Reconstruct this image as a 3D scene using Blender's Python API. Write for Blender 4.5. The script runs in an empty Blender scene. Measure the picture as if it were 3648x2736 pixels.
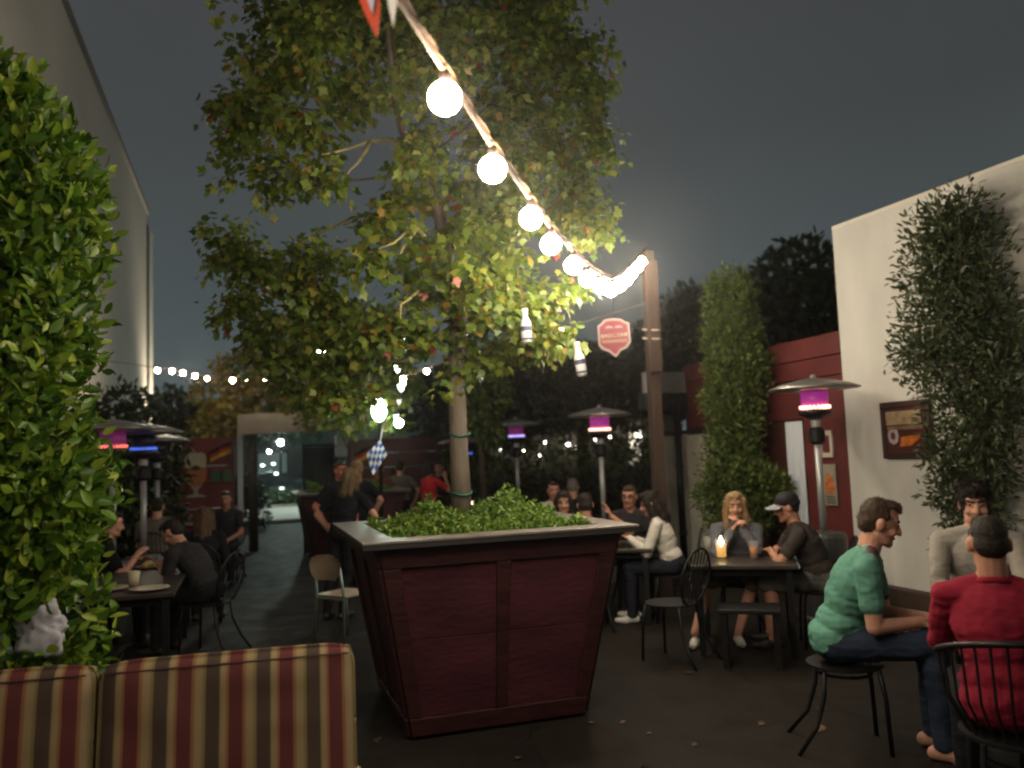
import bpy, bmesh, math, random
import numpy as np
from mathutils import Vector, Matrix, noise

rng = np.random.default_rng(11)
random.seed(5)
S = bpy.context.scene
COL = S.collection
PI = math.pi
def R(d): return math.radians(d)

# ---------------------------------------------------------------- camera
def camera():
    y, p, r = R(17.9), R(4.86), R(2.2)
    fwd = Vector((math.sin(y)*math.cos(p), math.cos(y)*math.cos(p), math.sin(p)))
    right = Vector((math.cos(y), -math.sin(y), 0))
    up = right.cross(fwd)
    r2 = right*math.cos(r) - up*math.sin(r)
    u2 = up*math.cos(r) + right*math.sin(r)
    c = bpy.data.cameras.new('camera')
    c.sensor_width = 36; c.lens = 29.0
    c.clip_start = 0.05; c.clip_end = 500
    o = bpy.data.objects.new('camera', c)
    m = Matrix((( r2.x, u2.x, -fwd.x, 0), (r2.y, u2.y, -fwd.y, 0), (r2.z, u2.z, -fwd.z, 1.68), (0, 0, 0, 1)))
    o.matrix_world = m
    c.dof.use_dof = True; c.dof.focus_distance = 4.6; c.dof.aperture_fstop = 1.4
    COL.objects.link(o); S.camera = o
camera()

# ---------------------------------------------------------------- night sky
W = bpy.data.worlds.new('World'); S.world = W; W.use_nodes = True
nt = W.node_tree; bg = nt.nodes['Background']
tc = nt.nodes.new('ShaderNodeTexCoord'); sx = nt.nodes.new('ShaderNodeSeparateXYZ')
rp = nt.nodes.new('ShaderNodeValToRGB')
nt.links.new(tc.outputs['Generated'], sx.inputs[0]); nt.links.new(sx.outputs['Z'], rp.inputs[0])
rp.color_ramp.elements[0].position = 0.0; rp.color_ramp.elements[0].color = (.092, .124, .129, 1)
rp.color_ramp.elements[1].position = .62; rp.color_ramp.elements[1].color = (.053, .055, .058, 1)
e = rp.color_ramp.elements.new(.16); e.color = (.075, .093, .096, 1)
e = rp.color_ramp.elements.new(.36); e.color = (.058, .064, .066, 1)
cn = nt.nodes.new('ShaderNodeTexNoise'); cn.inputs['Scale'].default_value = 2.2; cn.inputs['Detail'].default_value = 4
nt.links.new(tc.outputs['Generated'], cn.inputs['Vector'])
cm = nt.nodes.new('ShaderNodeMapRange'); cm.inputs[1].default_value = .3; cm.inputs[2].default_value = .7; cm.inputs[3].default_value = .86; cm.inputs[4].default_value = 1.08
nt.links.new(cn.outputs[0], cm.inputs[0])
vm = nt.nodes.new('ShaderNodeVectorMath'); vm.operation = 'SCALE'
nt.links.new(rp.outputs[0], vm.inputs[0]); nt.links.new(cm.outputs[0], vm.inputs['Scale']); nt.links.new(vm.outputs[0], bg.inputs[0]); bg.inputs[1].default_value = 1.0

S.view_settings.view_transform = 'Standard'; S.view_settings.look = 'None'
S.view_settings.gamma = 1.0; S.view_settings.exposure = 0.0
S.render.engine = 'CYCLES'
cy = S.cycles
cy.use_denoising = True; cy.max_bounces = 5; cy.diffuse_bounces = 3; cy.glossy_bounces = 2
cy.transmission_bounces = 3; cy.transparent_max_bounces = 4; cy.sample_clamp_indirect = 3.0
cy.caustics_reflective = False; cy.caustics_refractive = False
cy.filter_width = 2.2
BULB = 400.0      # radiance of the party bulbs
GLARE_HAZE = 0.0016  # density of the added volume that imitates lens glare round the bulbs

# ---------------------------------------------------------------- materials
MATS = {}
def mat(name, col, rough=.6, metal=0., var=0., vscale=6., bump=0., bscale=40., spec=.35, coat=0., stretch=None):
    if name in MATS: return MATS[name]
    m = bpy.data.materials.new(name); m.use_nodes = True; t = m.node_tree
    b = t.nodes['Principled BSDF']
    b.inputs['Base Color'].default_value = (*col, 1); b.inputs['Roughness'].default_value = rough
    b.inputs['Metallic'].default_value = metal; b.inputs['Specular IOR Level'].default_value = spec
    b.inputs['Coat Weight'].default_value = coat
    if var or bump:
        c = t.nodes.new('ShaderNodeTexCoord'); mp = t.nodes.new('ShaderNodeMapping')
        if stretch: mp.inputs['Scale'].default_value = stretch
        t.links.new(c.outputs['Object'], mp.inputs[0])
        if var:
            n = t.nodes.new('ShaderNodeTexNoise'); n.inputs['Scale'].default_value = vscale; n.inputs['Detail'].default_value = 5
            t.links.new(mp.outputs[0], n.inputs['Vector'])
            k = t.nodes.new('ShaderNodeValToRGB')
            k.color_ramp.elements[0].position = .3; k.color_ramp.elements[1].position = .7
            k.color_ramp.elements[0].color = (*[v*(1-var) for v in col], 1)
            k.color_ramp.elements[1].color = (*[min(1, v*(1+var)) for v in col], 1)
            t.links.new(n.outputs[0], k.inputs[0]); t.links.new(k.outputs[0], b.inputs['Base Color'])
        if bump:
            n2 = t.nodes.new('ShaderNodeTexNoise'); n2.inputs['Scale'].default_value = bscale; n2.inputs['Detail'].default_value = 4
            t.links.new(mp.outputs[0], n2.inputs['Vector'])
            bp = t.nodes.new('ShaderNodeBump'); bp.inputs['Strength'].default_value = bump; bp.inputs['Distance'].default_value = .02
            t.links.new(n2.outputs[0], bp.inputs['Height']); t.links.new(bp.outputs[0], b.inputs['Normal'])
    MATS[name] = m
    return m
def emit(name, col, s):
    if name in MATS: return MATS[name]
    m = bpy.data.materials.new(name); m.use_nodes = True; t = m.node_tree
    b = t.nodes['Principled BSDF']
    b.inputs['Base Color'].default_value = (*[c*.5 for c in col], 1)
    b.inputs['Emission Color'].default_value = (*col, 1); b.inputs['Emission Strength'].default_value = s
    MATS[name] = m
    return m
def leafmat(name, stops, rough=.42, trans=.3, per_object=False):
    """a leaf: its own colour picked along a ramp, a little light coming through it"""
    if name in MATS: return MATS[name]
    m = bpy.data.materials.new(name); m.use_nodes = True; t = m.node_tree
    b = t.nodes['Principled BSDF']; out = t.nodes['Material Output']
    k = t.nodes.new('ShaderNodeValToRGB'); cr = k.color_ramp
    cr.elements[0].position = stops[0][0]; cr.elements[0].color = (*stops[0][1], 1)
    cr.elements[1].position = stops[-1][0]; cr.elements[1].color = (*stops[-1][1], 1)
    for p, c in stops[1:-1]:
        e = cr.elements.new(p); e.color = (*c, 1)
    if per_object:
        a = t.nodes.new('ShaderNodeObjectInfo'); src = a.outputs['Random']
    else:
        a = t.nodes.new('ShaderNodeAttribute'); a.attribute_name = 'tint'; src = a.outputs['Fac']
    t.links.new(src, k.inputs[0]); t.links.new(k.outputs[0], b.inputs['Base Color'])
    b.inputs['Roughness'].default_value = rough; b.inputs['Specular IOR Level'].default_value = .4
    tr = t.nodes.new('ShaderNodeBsdfTranslucent'); t.links.new(k.outputs[0], tr.inputs['Color'])
    mx = t.nodes.new('ShaderNodeMixShader'); mx.inputs[0].default_value = trans
    t.links.new(b.outputs[0], mx.inputs[1]); t.links.new(tr.outputs[0], mx.inputs[2]); t.links.new(mx.outputs[0], out.inputs[0])
    MATS[name] = m
    return m

# ---------------------------------------------------------------- mesh builder
class MB:
    def __init__(s): s.v = []; s.f = []; s.m = []
    def add(s, verts, faces, mi=0):
        o = len(s.v); s.v += [tuple(v) for v in verts]
        for f in faces: s.f.append([i+o for i in f]); s.m.append(mi)
        return s
    def box(s, c, d, rot=None, mi=0):
        x, y, z = [k/2 for k in d]
        vs = [Vector((a*x, b*y, e*z)) for e in (-1, 1) for b in (-1, 1) for a in (-1, 1)]
        if rot is not None: vs = [rot @ v for v in vs]
        c = Vector(c); vs = [v+c for v in vs]
        return s.add(vs, [(0, 2, 3, 1), (4, 5, 7, 6), (0, 1, 5, 4), (2, 6, 7, 3), (0, 4, 6, 2), (1, 3, 7, 5)], mi)
    def hexa(s, b, t, mi=0):
        """eight corners: bottom four and top four, each counter-clockwise from above"""
        return s.add(list(b)+list(t), [(3, 2, 1, 0), (4, 5, 6, 7), (0, 1, 5, 4), (1, 2, 6, 5), (2, 3, 7, 6), (3, 0, 4, 7)], mi)
    def tube(s, path, r, n=8, mi=0, cap=True):
        P = [Vector(p) for p in path]; k = len(P)
        rr = r if isinstance(r, (list, tuple)) else [r]*k
        vs = []; ref = None
        for i in range(k):
            d = (P[min(i+1, k-1)]-P[max(i-1, 0)]).normalized()
            if ref is None: ref = d.orthogonal().normalized()
            a = (ref-d*ref.dot(d)); a = a.normalized() if a.length > 1e-6 else d.orthogonal().normalized(); ref = a; b = d.cross(a)
            for j in range(n):
                t = 2*PI*j/n; vs.append(P[i]+(a*math.cos(t)+b*math.sin(t))*rr[i])
        fs = [(i*n+j, i*n+(j+1) % n, (i+1)*n+(j+1) % n, (i+1)*n+j) for i in range(k-1) for j in range(n)]
        if cap: fs += [tuple(range(n))[::-1], tuple(range((k-1)*n, k*n))]
        return s.add(vs, fs, mi)
    def lathe(s, prof, n=20, c=(0, 0, 0), mi=0):
        vs = []
        for r, z in prof:
            for j in range(n):
                t = 2*PI*j/n; vs.append((c[0]+r*math.cos(t), c[1]+r*math.sin(t), c[2]+z))
        k = len(prof)
        fs = [(i*n+j, i*n+(j+1) % n, (i+1)*n+(j+1) % n, (i+1)*n+j) for i in range(k-1) for j in range(n)]
        fs += [tuple(range(n))[::-1], tuple(range((k-1)*n, k*n))]
        return s.add(vs, fs, mi)
    def ball(s, c, r, n=12, k=8, mi=0):
        rr = r if isinstance(r, (list, tuple)) else (r, r, r)
        vs = [(c[0], c[1], c[2]-rr[2])]
        for i in range(1, k):
            a = PI*i/k
            for j in range(n):
                t = 2*PI*j/n
                vs.append((c[0]+rr[0]*math.sin(a)*math.cos(t), c[1]+rr[1]*math.sin(a)*math.sin(t), c[2]-rr[2]*math.cos(a)))
        vs.append((c[0], c[1], c[2]+rr[2])); L = len(vs)-1
        fs = [(0, 1+(j+1) % n, 1+j) for j in range(n)]
        fs += [(1+i*n+j, 1+i*n+(j+1) % n, 1+(i+1)*n+(j+1) % n, 1+(i+1)*n+j) for i in range(k-2) for j in range(n)]
        fs += [(L, 1+(k-2)*n+j, 1+(k-2)*n+(j+1) % n) for j in range(n)]
        return s.add(vs, fs, mi)
    def prism(s, outline, y0, y1, mi=0):
        """outline in (x, z), given thickness along y"""
        n = len(outline)
        vs = [(x, y0, z) for x, z in outline]+[(x, y1, z) for x, z in outline]
        fs = [tuple(range(n)), tuple(range(n, 2*n))[::-1]]+[(i, n+i, n+(i+1) % n, (i+1) % n) for i in range(n)]
        return s.add(vs, fs, mi)
    def mesh(s, name, mats, smooth=False):
        me = bpy.data.meshes.new(name); me.from_pydata(s.v, [], s.f)
        for m in (mats if isinstance(mats, (list, tuple)) else [mats]): me.materials.append(m)
        if any(s.m): me.polygons.foreach_set('material_index', s.m)
        if smooth: me.polygons.foreach_set('use_smooth', [True]*len(s.f))
        me.update()
        return me
def bevel(o, w=.008, seg=2):
    b = o.modifiers.new('edge', 'BEVEL'); b.width = w; b.segments = seg; b.limit_method = 'ANGLE'
    return o
def tag(o, label=None, cat=None, group=None, kind=None):
    if label: o['label'] = label
    if cat: o['category'] = cat
    if group: o['group'] = group
    if kind: o['kind'] = kind
    return o
def put(name, data, parent=None, loc=None, rz=None):
    o = bpy.data.objects.new(name, data); COL.objects.link(o)
    if parent is not None: o.parent = parent
    if loc is not None: o.location = loc
    if rz is not None: o.rotation_euler = (0, 0, rz)
    return o
def thing(name, label, cat, loc=(0, 0, 0), rz=0., group=None):
    return tag(put(name, None, None, loc, rz), label, cat, group)
def part(name, mb, m, parent, smooth=False, bev=0., kind=None, label=None):
    o = put(name, mb.mesh(name, m, smooth), parent)
    if bev: bevel(o, bev)
    return tag(o, label=label, kind=kind)
def structure(name, mb, m, smooth=False, bev=0.):
    o = put(name, mb.mesh(name, m, smooth)); o['kind'] = 'structure'
    if bev: bevel(o, bev)
    return o
def dup(root, loc, rz=0., label=None, group=None):
    r = root.copy(); COL.objects.link(r); r.location = loc; r.rotation_euler = (0, 0, rz)
    if label: r['label'] = label
    if group: r['group'] = group
    for ch in root.children:
        c = ch.copy(); COL.objects.link(c); c.parent = r
        for g in ch.children:
            d = g.copy(); COL.objects.link(d); d.parent = c
    return r

# common materials
M_BLACK = mat('black iron', (.012, .012, .013), .45, .3, .3, 30)
M_DARKWOOD = mat('dark red wood', (.042, .0115, .0115), .5, 0, .45, 5, .3, 30, stretch=(1, 1, 8))
M_REDPANEL = mat('dark red panel', (.066, .0150, .0225), .55, 0, .34, 3.2, .3, 26, stretch=(.6, .6, 1.3))
M_STONE = mat('rim concrete', (.14, .12, .098), .36, 0, .25, 7, .12, 60, spec=.5)
M_WHITE = mat('cream plaster', (.53, .515, .47), .85, 0, .17, 1.6, .45, 14, stretch=(1, 1, .45))
M_TAN = mat('tan plaster', (.66, .60, .52), .85, 0, .10, .5, .2, 9)
M_REDWALL = mat('red painted boards', (.11, .024, .023), .55, 0, .25, 2.5, .15, 30)
M_MAROON = mat('maroon boards', (.075, .022, .020), .6, 0, .3, 2, .2, 30)
M_STEEL = mat('brushed steel', (.45, .45, .46), .34, .85, .1, 20)
M_GALV = mat('pale metal', (.40, .40, .40), .38, .4, .1, 20)
M_WIRE = mat('lamp cord', (.10, .06, .035), .6)
M_SOIL = mat('soil', (.022, .016, .011), .9, 0, .4, 20, .5, 40)
M_BARK = mat('smooth bark', (.125, .10, .078), .75, 0, .3, 12, .4, 45, stretch=(1, 1, .25))
M_TWIG = mat('pale twig', (.30, .26, .12), .6, 0, .25, 20)
M_DARKBARK = mat('dark bark', (.055, .042, .03), .85, 0, .3, 12, .4, 30)
M_GLASS = bpy.data.materials.new('clear glass'); M_GLASS.use_nodes = True
_t = M_GLASS.node_tree; _m = _t.nodes.new('ShaderNodeMixShader'); _m.inputs[0].default_value = .10
_a = _t.nodes.new('ShaderNodeBsdfTransparent'); _a.inputs[0].default_value = (.95, .95, .95, 1)
_t.links.new(_a.outputs[0], _m.inputs[1]); _t.links.new(_t.nodes['Principled BSDF'].outputs[0], _m.inputs[2]); _t.links.new(_m.outputs[0], _t.nodes['Material Output'].inputs[0])
_t.nodes['Principled BSDF'].inputs['Roughness'].default_value = .08
M_BULB = emit('warm bulb', (1.0, .85, .65), BULB)
M_FARBULB = emit('small bulb', (1.0, .86, .66), BULB*.35)

# ---------------------------------------------------------------- ground and roads
def ground():
    m = bpy.data.materials.new('worn dark asphalt'); m.use_nodes = True; t = m.node_tree; b = t.nodes['Principled BSDF']
    N = t.nodes.new; L = t.links.new
    c = N('ShaderNodeTexCoord')
    def noi(sc, det, ro=.6):
        n = N('ShaderNodeTexNoise'); n.inputs['Scale'].default_value = sc; n.inputs['Detail'].default_value = det; n.inputs['Roughness'].default_value = ro
        L(c.outputs['Object'], n.inputs[0]); return n
    big, mid, fine = noi(.55, 6), noi(2.6, 8, .7), noi(120, 3)
    k = N('ShaderNodeValToRGB'); k.color_ramp.elements[0].position = .36; k.color_ramp.elements[1].position = .66
    k.color_ramp.elements[0].color = (.0075, .0056, .0037, 1); k.color_ramp.elements[1].color = (.027, .0195, .0125, 1)
    a = N('ShaderNodeMath'); a.operation = 'ADD'; q = N('ShaderNodeMath'); q.operation = 'MULTIPLY'; q.inputs[1].default_value = .5
    L(big.outputs[0], a.inputs[0]); L(mid.outputs[0], a.inputs[1]); L(a.outputs[0], q.inputs[0]); L(q.outputs[0], k.inputs[0])
    gr = N('ShaderNodeMapRange'); gr.inputs[1].default_value = .35; gr.inputs[2].default_value = .68; gr.inputs[3].default_value = .55; gr.inputs[4].default_value = 1.5
    L(fine.outputs[0], gr.inputs[0])
    # hairline cracks, wandering
    wv = N('ShaderNodeVectorMath'); wv.operation = 'MULTIPLY_ADD'; wv.inputs[1].default_value = (.5, .5, .5)
    L(mid.outputs['Color'], wv.inputs[0]); L(c.outputs['Object'], wv.inputs[2])
    vo = N('ShaderNodeTexVoronoi'); vo.feature = 'DISTANCE_TO_EDGE'; vo.inputs['Scale'].default_value = .45; L(wv.outputs[0], vo.inputs[0])
    cr = N('ShaderNodeMapRange'); cr.inputs[1].default_value = .0; cr.inputs[2].default_value = .012; cr.inputs[3].default_value = .25; cr.inputs[4].default_value = 1
    L(vo.outputs['Distance'], cr.inputs[0])
    mm = N('ShaderNodeMath'); mm.operation = 'MULTIPLY'; L(gr.outputs[0], mm.inputs[0]); L(cr.outputs[0], mm.inputs[1])
    v = N('ShaderNodeVectorMath'); v.operation = 'SCALE'; L(k.outputs[0], v.inputs[0]); L(mm.outputs[0], v.inputs['Scale']); L(v.outputs[0], b.inputs['Base Color'])
    bp = N('ShaderNodeBump'); bp.inputs['Strength'].default_value = .8; bp.inputs['Distance'].default_value = .012
    L(mm.outputs[0], bp.inputs['Height']); L(bp.outputs[0], b.inputs['Normal'])
    rr = N('ShaderNodeMapRange'); rr.inputs[1].default_value = .3; rr.inputs[2].default_value = .7; rr.inputs[3].default_value = .42; rr.inputs[4].default_value = .8; L(mid.outputs[0], rr.inputs[0]); L(rr.outputs[0], b.inputs['Roughness'])
    b.inputs['Specular IOR Level'].default_value = .22
    structure('ground', MB().add([(-200, -60, 0), (200, -60, 0), (200, 300, 0), (-200, 300, 0)], [(0, 1, 2, 3)]), m)
ground()
pale = mat('pale concrete', (.46, .43, .40), .7, 0, .12, 1.2, .2, 40)
structure('pavement', MB().box((1.0, 27.6, .055), (16, 6.8, .11)), pale, bev=.02)
mb = MB()
for k in range(9): mb.box((-6+k*1.75, 30.9, .12), (1.7, .22, .14))
structure('kerb', mb, pale)
structure('road', MB().add([(-60, 31.2, .004), (60, 31.2, .004), (60, 44, .004), (-60, 44, .004)], [(0, 1, 2, 3)]), mat('road asphalt', (.05, .05, .05), .7, 0, .2, 3))

# ---------------------------------------------------------------- left building
b = thing('tall_building', 'tall plain plaster building wall along the left side of the patio', 'building', (0, 0, 0))
part('wall', MB().box((-6.6, 8.0, 4.38), (8.0, 33.2, 8.76)), M_TAN, b)
part('pilaster', MB().box((-6.55, 25.07, 4.2), (8.0, .9, 8.4)), mat('pale corner plaster', (.60, .56, .49), .8, 0, .06, 2), b, label='pale corner pilaster lit from below')
part('coping', MB().box((-6.6, 8.0, 8.81), (8.12, 33.3, .1)), mat('grey coping', (.2, .19, .18), .7), b)
part('groove', MB().box((-2.585, 24.5, 4.3), (.03, .12, 8.3)), mat('dark groove', (.05, .045, .04), .8), b)
u = thing('wall_floodlight', 'small floodlight washing the far corner of the tall plaster building', 'floodlight', (-2.12, 24.9, 2.3))
part('housing', MB().lathe([(.06, -.12), (.09, 0), (.09, .02)], 12), M_BLACK, u)
part('bracket', MB().box((-.17, 0, -.09), (.36, .04, .04)), M_BLACK, u)
part('lens', MB().lathe([(.08, .021), (.08, .03)], 12), emit('floodlight lens', (1, .85, .6), 60), u)
l = bpy.data.lights.new('floodlight', 'SPOT'); l.energy = 1100; l.color = (1, .85, .62); l.spot_size = R(120); l.spot_blend = .8; l.shadow_soft_size = .07
o = put('floodlight_lamp', l, u, (0, 0, .06)); o.rotation_euler = (R(180), R(-12), 0)

# ---------------------------------------------------------------- right white building
b = thing('white_building', 'cream plastered building standing along the right side of the patio', 'building')
part('wall', MB().hexa([(6, -3, 0), (13, -3, 0), (13, 7.2, 0), (6, 7.2, 0)], [(6, -3, 3.72), (13, -3, 3.72), (13, 7.2, 3.94), (6, 7.2, 3.94)]), M_WHITE, b)
part('coping', MB().hexa([(5.998, -3, 3.722), (13, -3, 3.722), (13, 7.202, 3.942), (5.998, 7.202, 3.942)], [(5.998, -3, 3.76), (13, -3, 3.76), (13, 7.202, 3.98), (5.998, 7.202, 3.98)]), mat('cream coping', (.60, .56, .48), .8), b)
part('plinth', MB().box((5.93, 2.6, .13), (.14, 9.15, .26)), mat('brown plinth', (.05, .032, .024), .7, 0, .3, 4), b)

# framed painting on it
p = thing('framed_painting', 'brown framed abstract painting hanging on the cream wall', 'painting', (5.975, 6.34, 1.77), R(-90))
# local x runs towards the camera, y out of the wall
fr = mat('painting frame wood', (.035, .016, .012), .5)
for c, d in (((0, 0, .245), (.62, .05, .06)), ((0, 0, -.245), (.62, .05, .06)), ((-.28, 0, 0), (.06, .05, .43)), ((.28, 0, 0), (.06, .05, .43))):
    part('frame', MB().box(c, d), fr, p, bev=.006)
part('canvas', MB().box((0, .0, 0), (.5, .03, .43)), mat('canvas maroon', (.06, .016, .013), .7), p)
cv = part('painted_shape', MB().box((-.02, -.017, .115), (.44, .006, .13)), mat('canvas cream', (.34, .25, .15), .7, 0, .35, 14), p, label='cream painted band')
part('painted_shape', MB().box((-.01, -.018, .02), (.44, .006, .035)), mat('canvas tan', (.20, .12, .07), .7, 0, .3, 14), p, label='tan painted stripe')
mb = MB()
for r, y, mi in ((.075, -.019, 0), (.035, -.0225, 1)):
    mb.prism([(-.16+r*math.cos(t)*.9, -.055+r*math.sin(t)*1.1) for t in np.linspace(0, 2*PI, 14)[:-1]], y, y+.003, mi)
part('painted_shape', mb, [mat('canvas grey white', (.38, .36, .36), .7, 0, .4, 30), mat('canvas wine', (.12, .02, .03), .7)], p, label='greyish white round painted blot')
part('painted_shape', MB().prism([(-.08, -.16), (.06, -.15), (.15, -.10), (.22, -.05), (.05, -.06), (-.06, -.07)], -.021, -.017), mat('canvas orange', (.55, .15, .02), .7, 0, .4, 18), p, label='orange painted wedge')

# ---------------------------------------------------------------- red fronted lean-to behind it
b = thing('red_fronted_shed', 'low building with red fascia boards and pale walls behind the cream building', 'building')
part('body', MB().box((8.1, 9.0, 1.36), (4.0, 3.4, 2.72)), M_MAROON, b)
for z0, z1, dx in ((2.62, 2.86, .05), (2.40, 2.615, .03), (1.95, 2.395, .02)):
    part('fascia_board', MB().box((6.08-dx/2, 8.87, (z0+z1)/2), (.04+dx, 3.28, z1-z0-.006)), M_REDWALL, b, bev=.004)
part('post', MB().box((6.06, 7.56, .975), (.10, .70, 1.95)), M_REDWALL, b, bev=.004)
part('post', MB().box((6.04, 8.78, .975), (.06, .14, 1.95)), M_REDWALL, b)
cur = MB()
n = 22
vs = [(6.02+.03*math.sin(i*1.9), 7.95+.75*i/n*.42, z) for z in (.25, 1.93) for i in range(n)]
cur.add(vs, [(i, i+1, n+i+1, n+i) for i in range(n-1)])
part('curtain', cur, mat('pale blue curtain', (.52, .55, .60), .85), b, smooth=True)
for k in range(13):
    y = 8.86+k*.2
    part('wall_board', MB().box((6.08, y+.098, .93), (.03+.006*(k % 2), .19, 1.86)), mat('dirty white boards', (.46, .43, .35), .75, 0, .18, 3, .15, 25), b)
part('top_rail', MB().box((6.07, 10.15, 1.9), (.07, 2.62, .06)), mat('rail dark', (.03, .02, .02), .6), b)
part('end_panel', MB().box((5.72, 10.60, 2.62), (.66, .08, .30)), mat('grey white panel', (.40, .37, .36), .7), b, bev=.006, label='greyish white panel at the end of the red fascia')
part('recess_shade', MB().box((5.75, 10.62, 2.30), (.70, .20, .30)), mat('soffit black', (.012, .01, .01), .8), b)  # black box standing in for the shaded recess under the panel
pp = thing('drain_pipe', 'black drain pipe standing in front of the dirty white boards', 'pipe', (5.62, 10.1, 0))
part('pipe', MB().tube([(0, 0, 0), (0, 0, 2.28)], .05, 10), M_BLACK, pp, smooth=True)
for z in (.5, 1.4): part('clip', MB().lathe([(.06, z), (.06, z+.05)], 10), M_BLACK, pp)
sp = thing('wall_speaker', 'black speaker box with a tiny red light under the end panel', 'speaker', (5.25, 10.05, 2.32))
part('case', MB().box((0, 0, 0), (.34, .22, .22)), mat('black plastic', (.01, .01, .01), .5), sp, bev=.01)
part('bracket', MB().box((.25, .12, .04), (.5, .05, .05)), M_BLACK, sp)
part('indicator', MB().box((-.05, -.114, .03), (.05, .01, .014)), emit('red indicator', (1, .02, .08), 6), sp)
# small pictures on the red post
q = thing('small_picture', 'small pale framed picture hanging on the red post', 'picture', (5.99, 7.52, 1.66), R(-90))
for c, d in (((0, 0, .12), (.2, .022, .05)), ((0, 0, -.12), (.2, .022, .05)), ((-.085, 0, 0), (.04, .022, .19)), ((.085, 0, 0), (.04, .022, .19))):
    part('frame', MB().box(c, d), mat('pale frame', (.48, .42, .34), .6), q)
part('print', MB().box((0, .003, 0), (.13, .012, .19)), mat('dark red print', (.10, .02, .025), .6, 0, .4, 30), q)
q = thing('poster', 'narrow poster with orange figures below the small picture on the red post', 'poster', (5.99, 7.50, 1.22), R(-90))
part('sheet', MB().box((0, 0, 0), (.2, .014, .44)), mat('poster grey', (.25, .23, .19), .7, 0, .2, 20), q)
part('print', MB().prism([(-.07, -.09), (.06, -.10), (.08, .0), (.03, .11), (-.02, .13), (-.08, .04)], -.012, -.007), mat('poster orange', (.42, .13, .04), .7, 0, .5, 25), q)
mb = MB()
for z in (-.13, -.16, -.19): mb.box((0, -.010, z), (.15, .004, .014))
part('print', mb, mat('poster print dark', (.05, .045, .04), .7), q)

# ---------------------------------------------------------------- far end: gate, red walls, things in the street
def boards(name, label, x0, x1, y, h, nb, m):
    t = thing(name, label, 'wall', (0, y, 0))
    bh = h/nb
    for k in range(nb):
        part('board', MB().box(((x0+x1)/2, .01*(k % 2), bh*(k+.5)), (x1-x0, .08, bh-.012)), m, t)
    part('post', MB().box((x0+.05, .07, h/2), (.1, .1, h+.02)), m, t)
    part('post', MB().box((x1-.05, .07, h/2), (.1, .1, h+.02)), m, t)
    return t
boards('red_board_wall', 'red board wall carrying a painted beer glass beside the gate', -3.4, -.22, 15.0, 2.16, 9, mat('deep red boards', (.17, .03, .028), .55, 0, .25, 2, .15, 30))
boards('maroon_board_wall', 'dark maroon board wall behind the second planter', 1.72, 4.3, 14.9, 2.05, 8, mat('maroon wall', (.10, .032, .028), .6, 0, .25, 2, .15, 30))
g = thing('entrance_gate', 'pale metal gate frame with a white banner board across its top', 'gate', (0, 15.2, 0))
pm = mat('bluish white metal', (.50, .54, .56), .5)
part('post', MB().box((-.12, 0, 1.1), (.09, .09, 2.2)), pm, g, bev=.006)
part('post', MB().box((1.62, .05, 1.15), (.09, .09, 2.3)), pm, g, bev=.006)
part('banner', MB().prism([(-.16, 2.20), (1.42, 2.23), (1.42, 2.56), (.95, 2.575), (.6, 2.55), (.2, 2.57), (-.16, 2.54)], -.10, -.06), mat('dusty banner', (.33, .28, .225), .85, 0, .18, 2.5), g)
part('crossbar', MB().box((.75, .0, 2.26), (1.7, .06, .06)), M_BLACK, g)
g = thing('iron_gate_leaf', 'dark sheeted iron gate leaf standing open beside the entrance', 'gate', (.95, 15.5, 0), R(6))
mb = MB()
for x in (.02, .7): part('frame_bar', MB().box((x, 0, 1.0), (.04, .04, 2.0)), M_BLACK, g)
for z in (.06, 1.0, 1.98): part('frame_bar', MB().box((.36, 0, z), (.72, .035, .04)), M_BLACK, g)
part('sheet', MB().box((.36, .015, 1.0), (.68, .008, 1.9)), mat('dark sheet', (.03, .033, .034), .5, 0, .3, 4), g)
for k in range(6): part('bar', MB().box((.1+k*.105, -.02, 1.0), (.015, .015, 1.9)), M_BLACK, g)
for y0, z in ((0, 0), (.05, 0)):
    pass
wb = thing('stacked_white_crate', 'pale crates stacked on a shelf beside the gate', 'crate', (1.62, 15.0, 1.72))
for k in range(2): part('crate', MB().box((.0, -.05, .12+k*.2), (.26, .2, .18)), mat('crate grey', (.35, .38, .38), .6), wb, bev=.01)
part('shelf', MB().box((0, 0, 0), (.36, .3, .03)), M_BLACK, wb)

# painted beer glass cut-out on the red wall
bg_ = thing('beer_glass_sign', 'cut out sign of a stemmed beer glass with pale foam on the red wall', 'sign', (-.83, 14.93, 1.16))
def gl(pts): return [(-x, z) for x, z in pts]+[(x, z) for x, z in pts[::-1]]
part('foam', MB().prism([(-.155, .50), (-.17, .62), (-.15, .72), (-.1, .745), (.1, .745), (.15, .72), (.17, .62), (.16, .50)], -.03, 0), mat('foam cream', (.50, .46, .34), .7, 0, .15, 20), bg_)
part('beer', MB().prism([(-.16, .498), (-.175, .40), (-.15, .28), (-.09, .19), (.09, .19), (.15, .28), (.175, .40), (.16, .498)], -.028, 0), mat('beer orange', (.42, .15, .05), .6, 0, .3, 8), bg_)
part('stem', MB().prism([(-.09, .188), (-.03, .12), (-.03, .06), (-.15, .02), (-.16, 0), (.16, 0), (.15, .02), (.03, .06), (.03, .12), (.09, .188)], -.028, 0), mat('glass cream', (.40, .35, .28), .6), bg_)
part('emblem', MB().prism([(.0+.07*math.cos(t), .49+.045*math.sin(t)) for t in np.linspace(0, 2*PI, 13)[:-1]], -.036, -.031), mat('emblem dark', (.07, .03, .02), .6), bg_)
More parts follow.
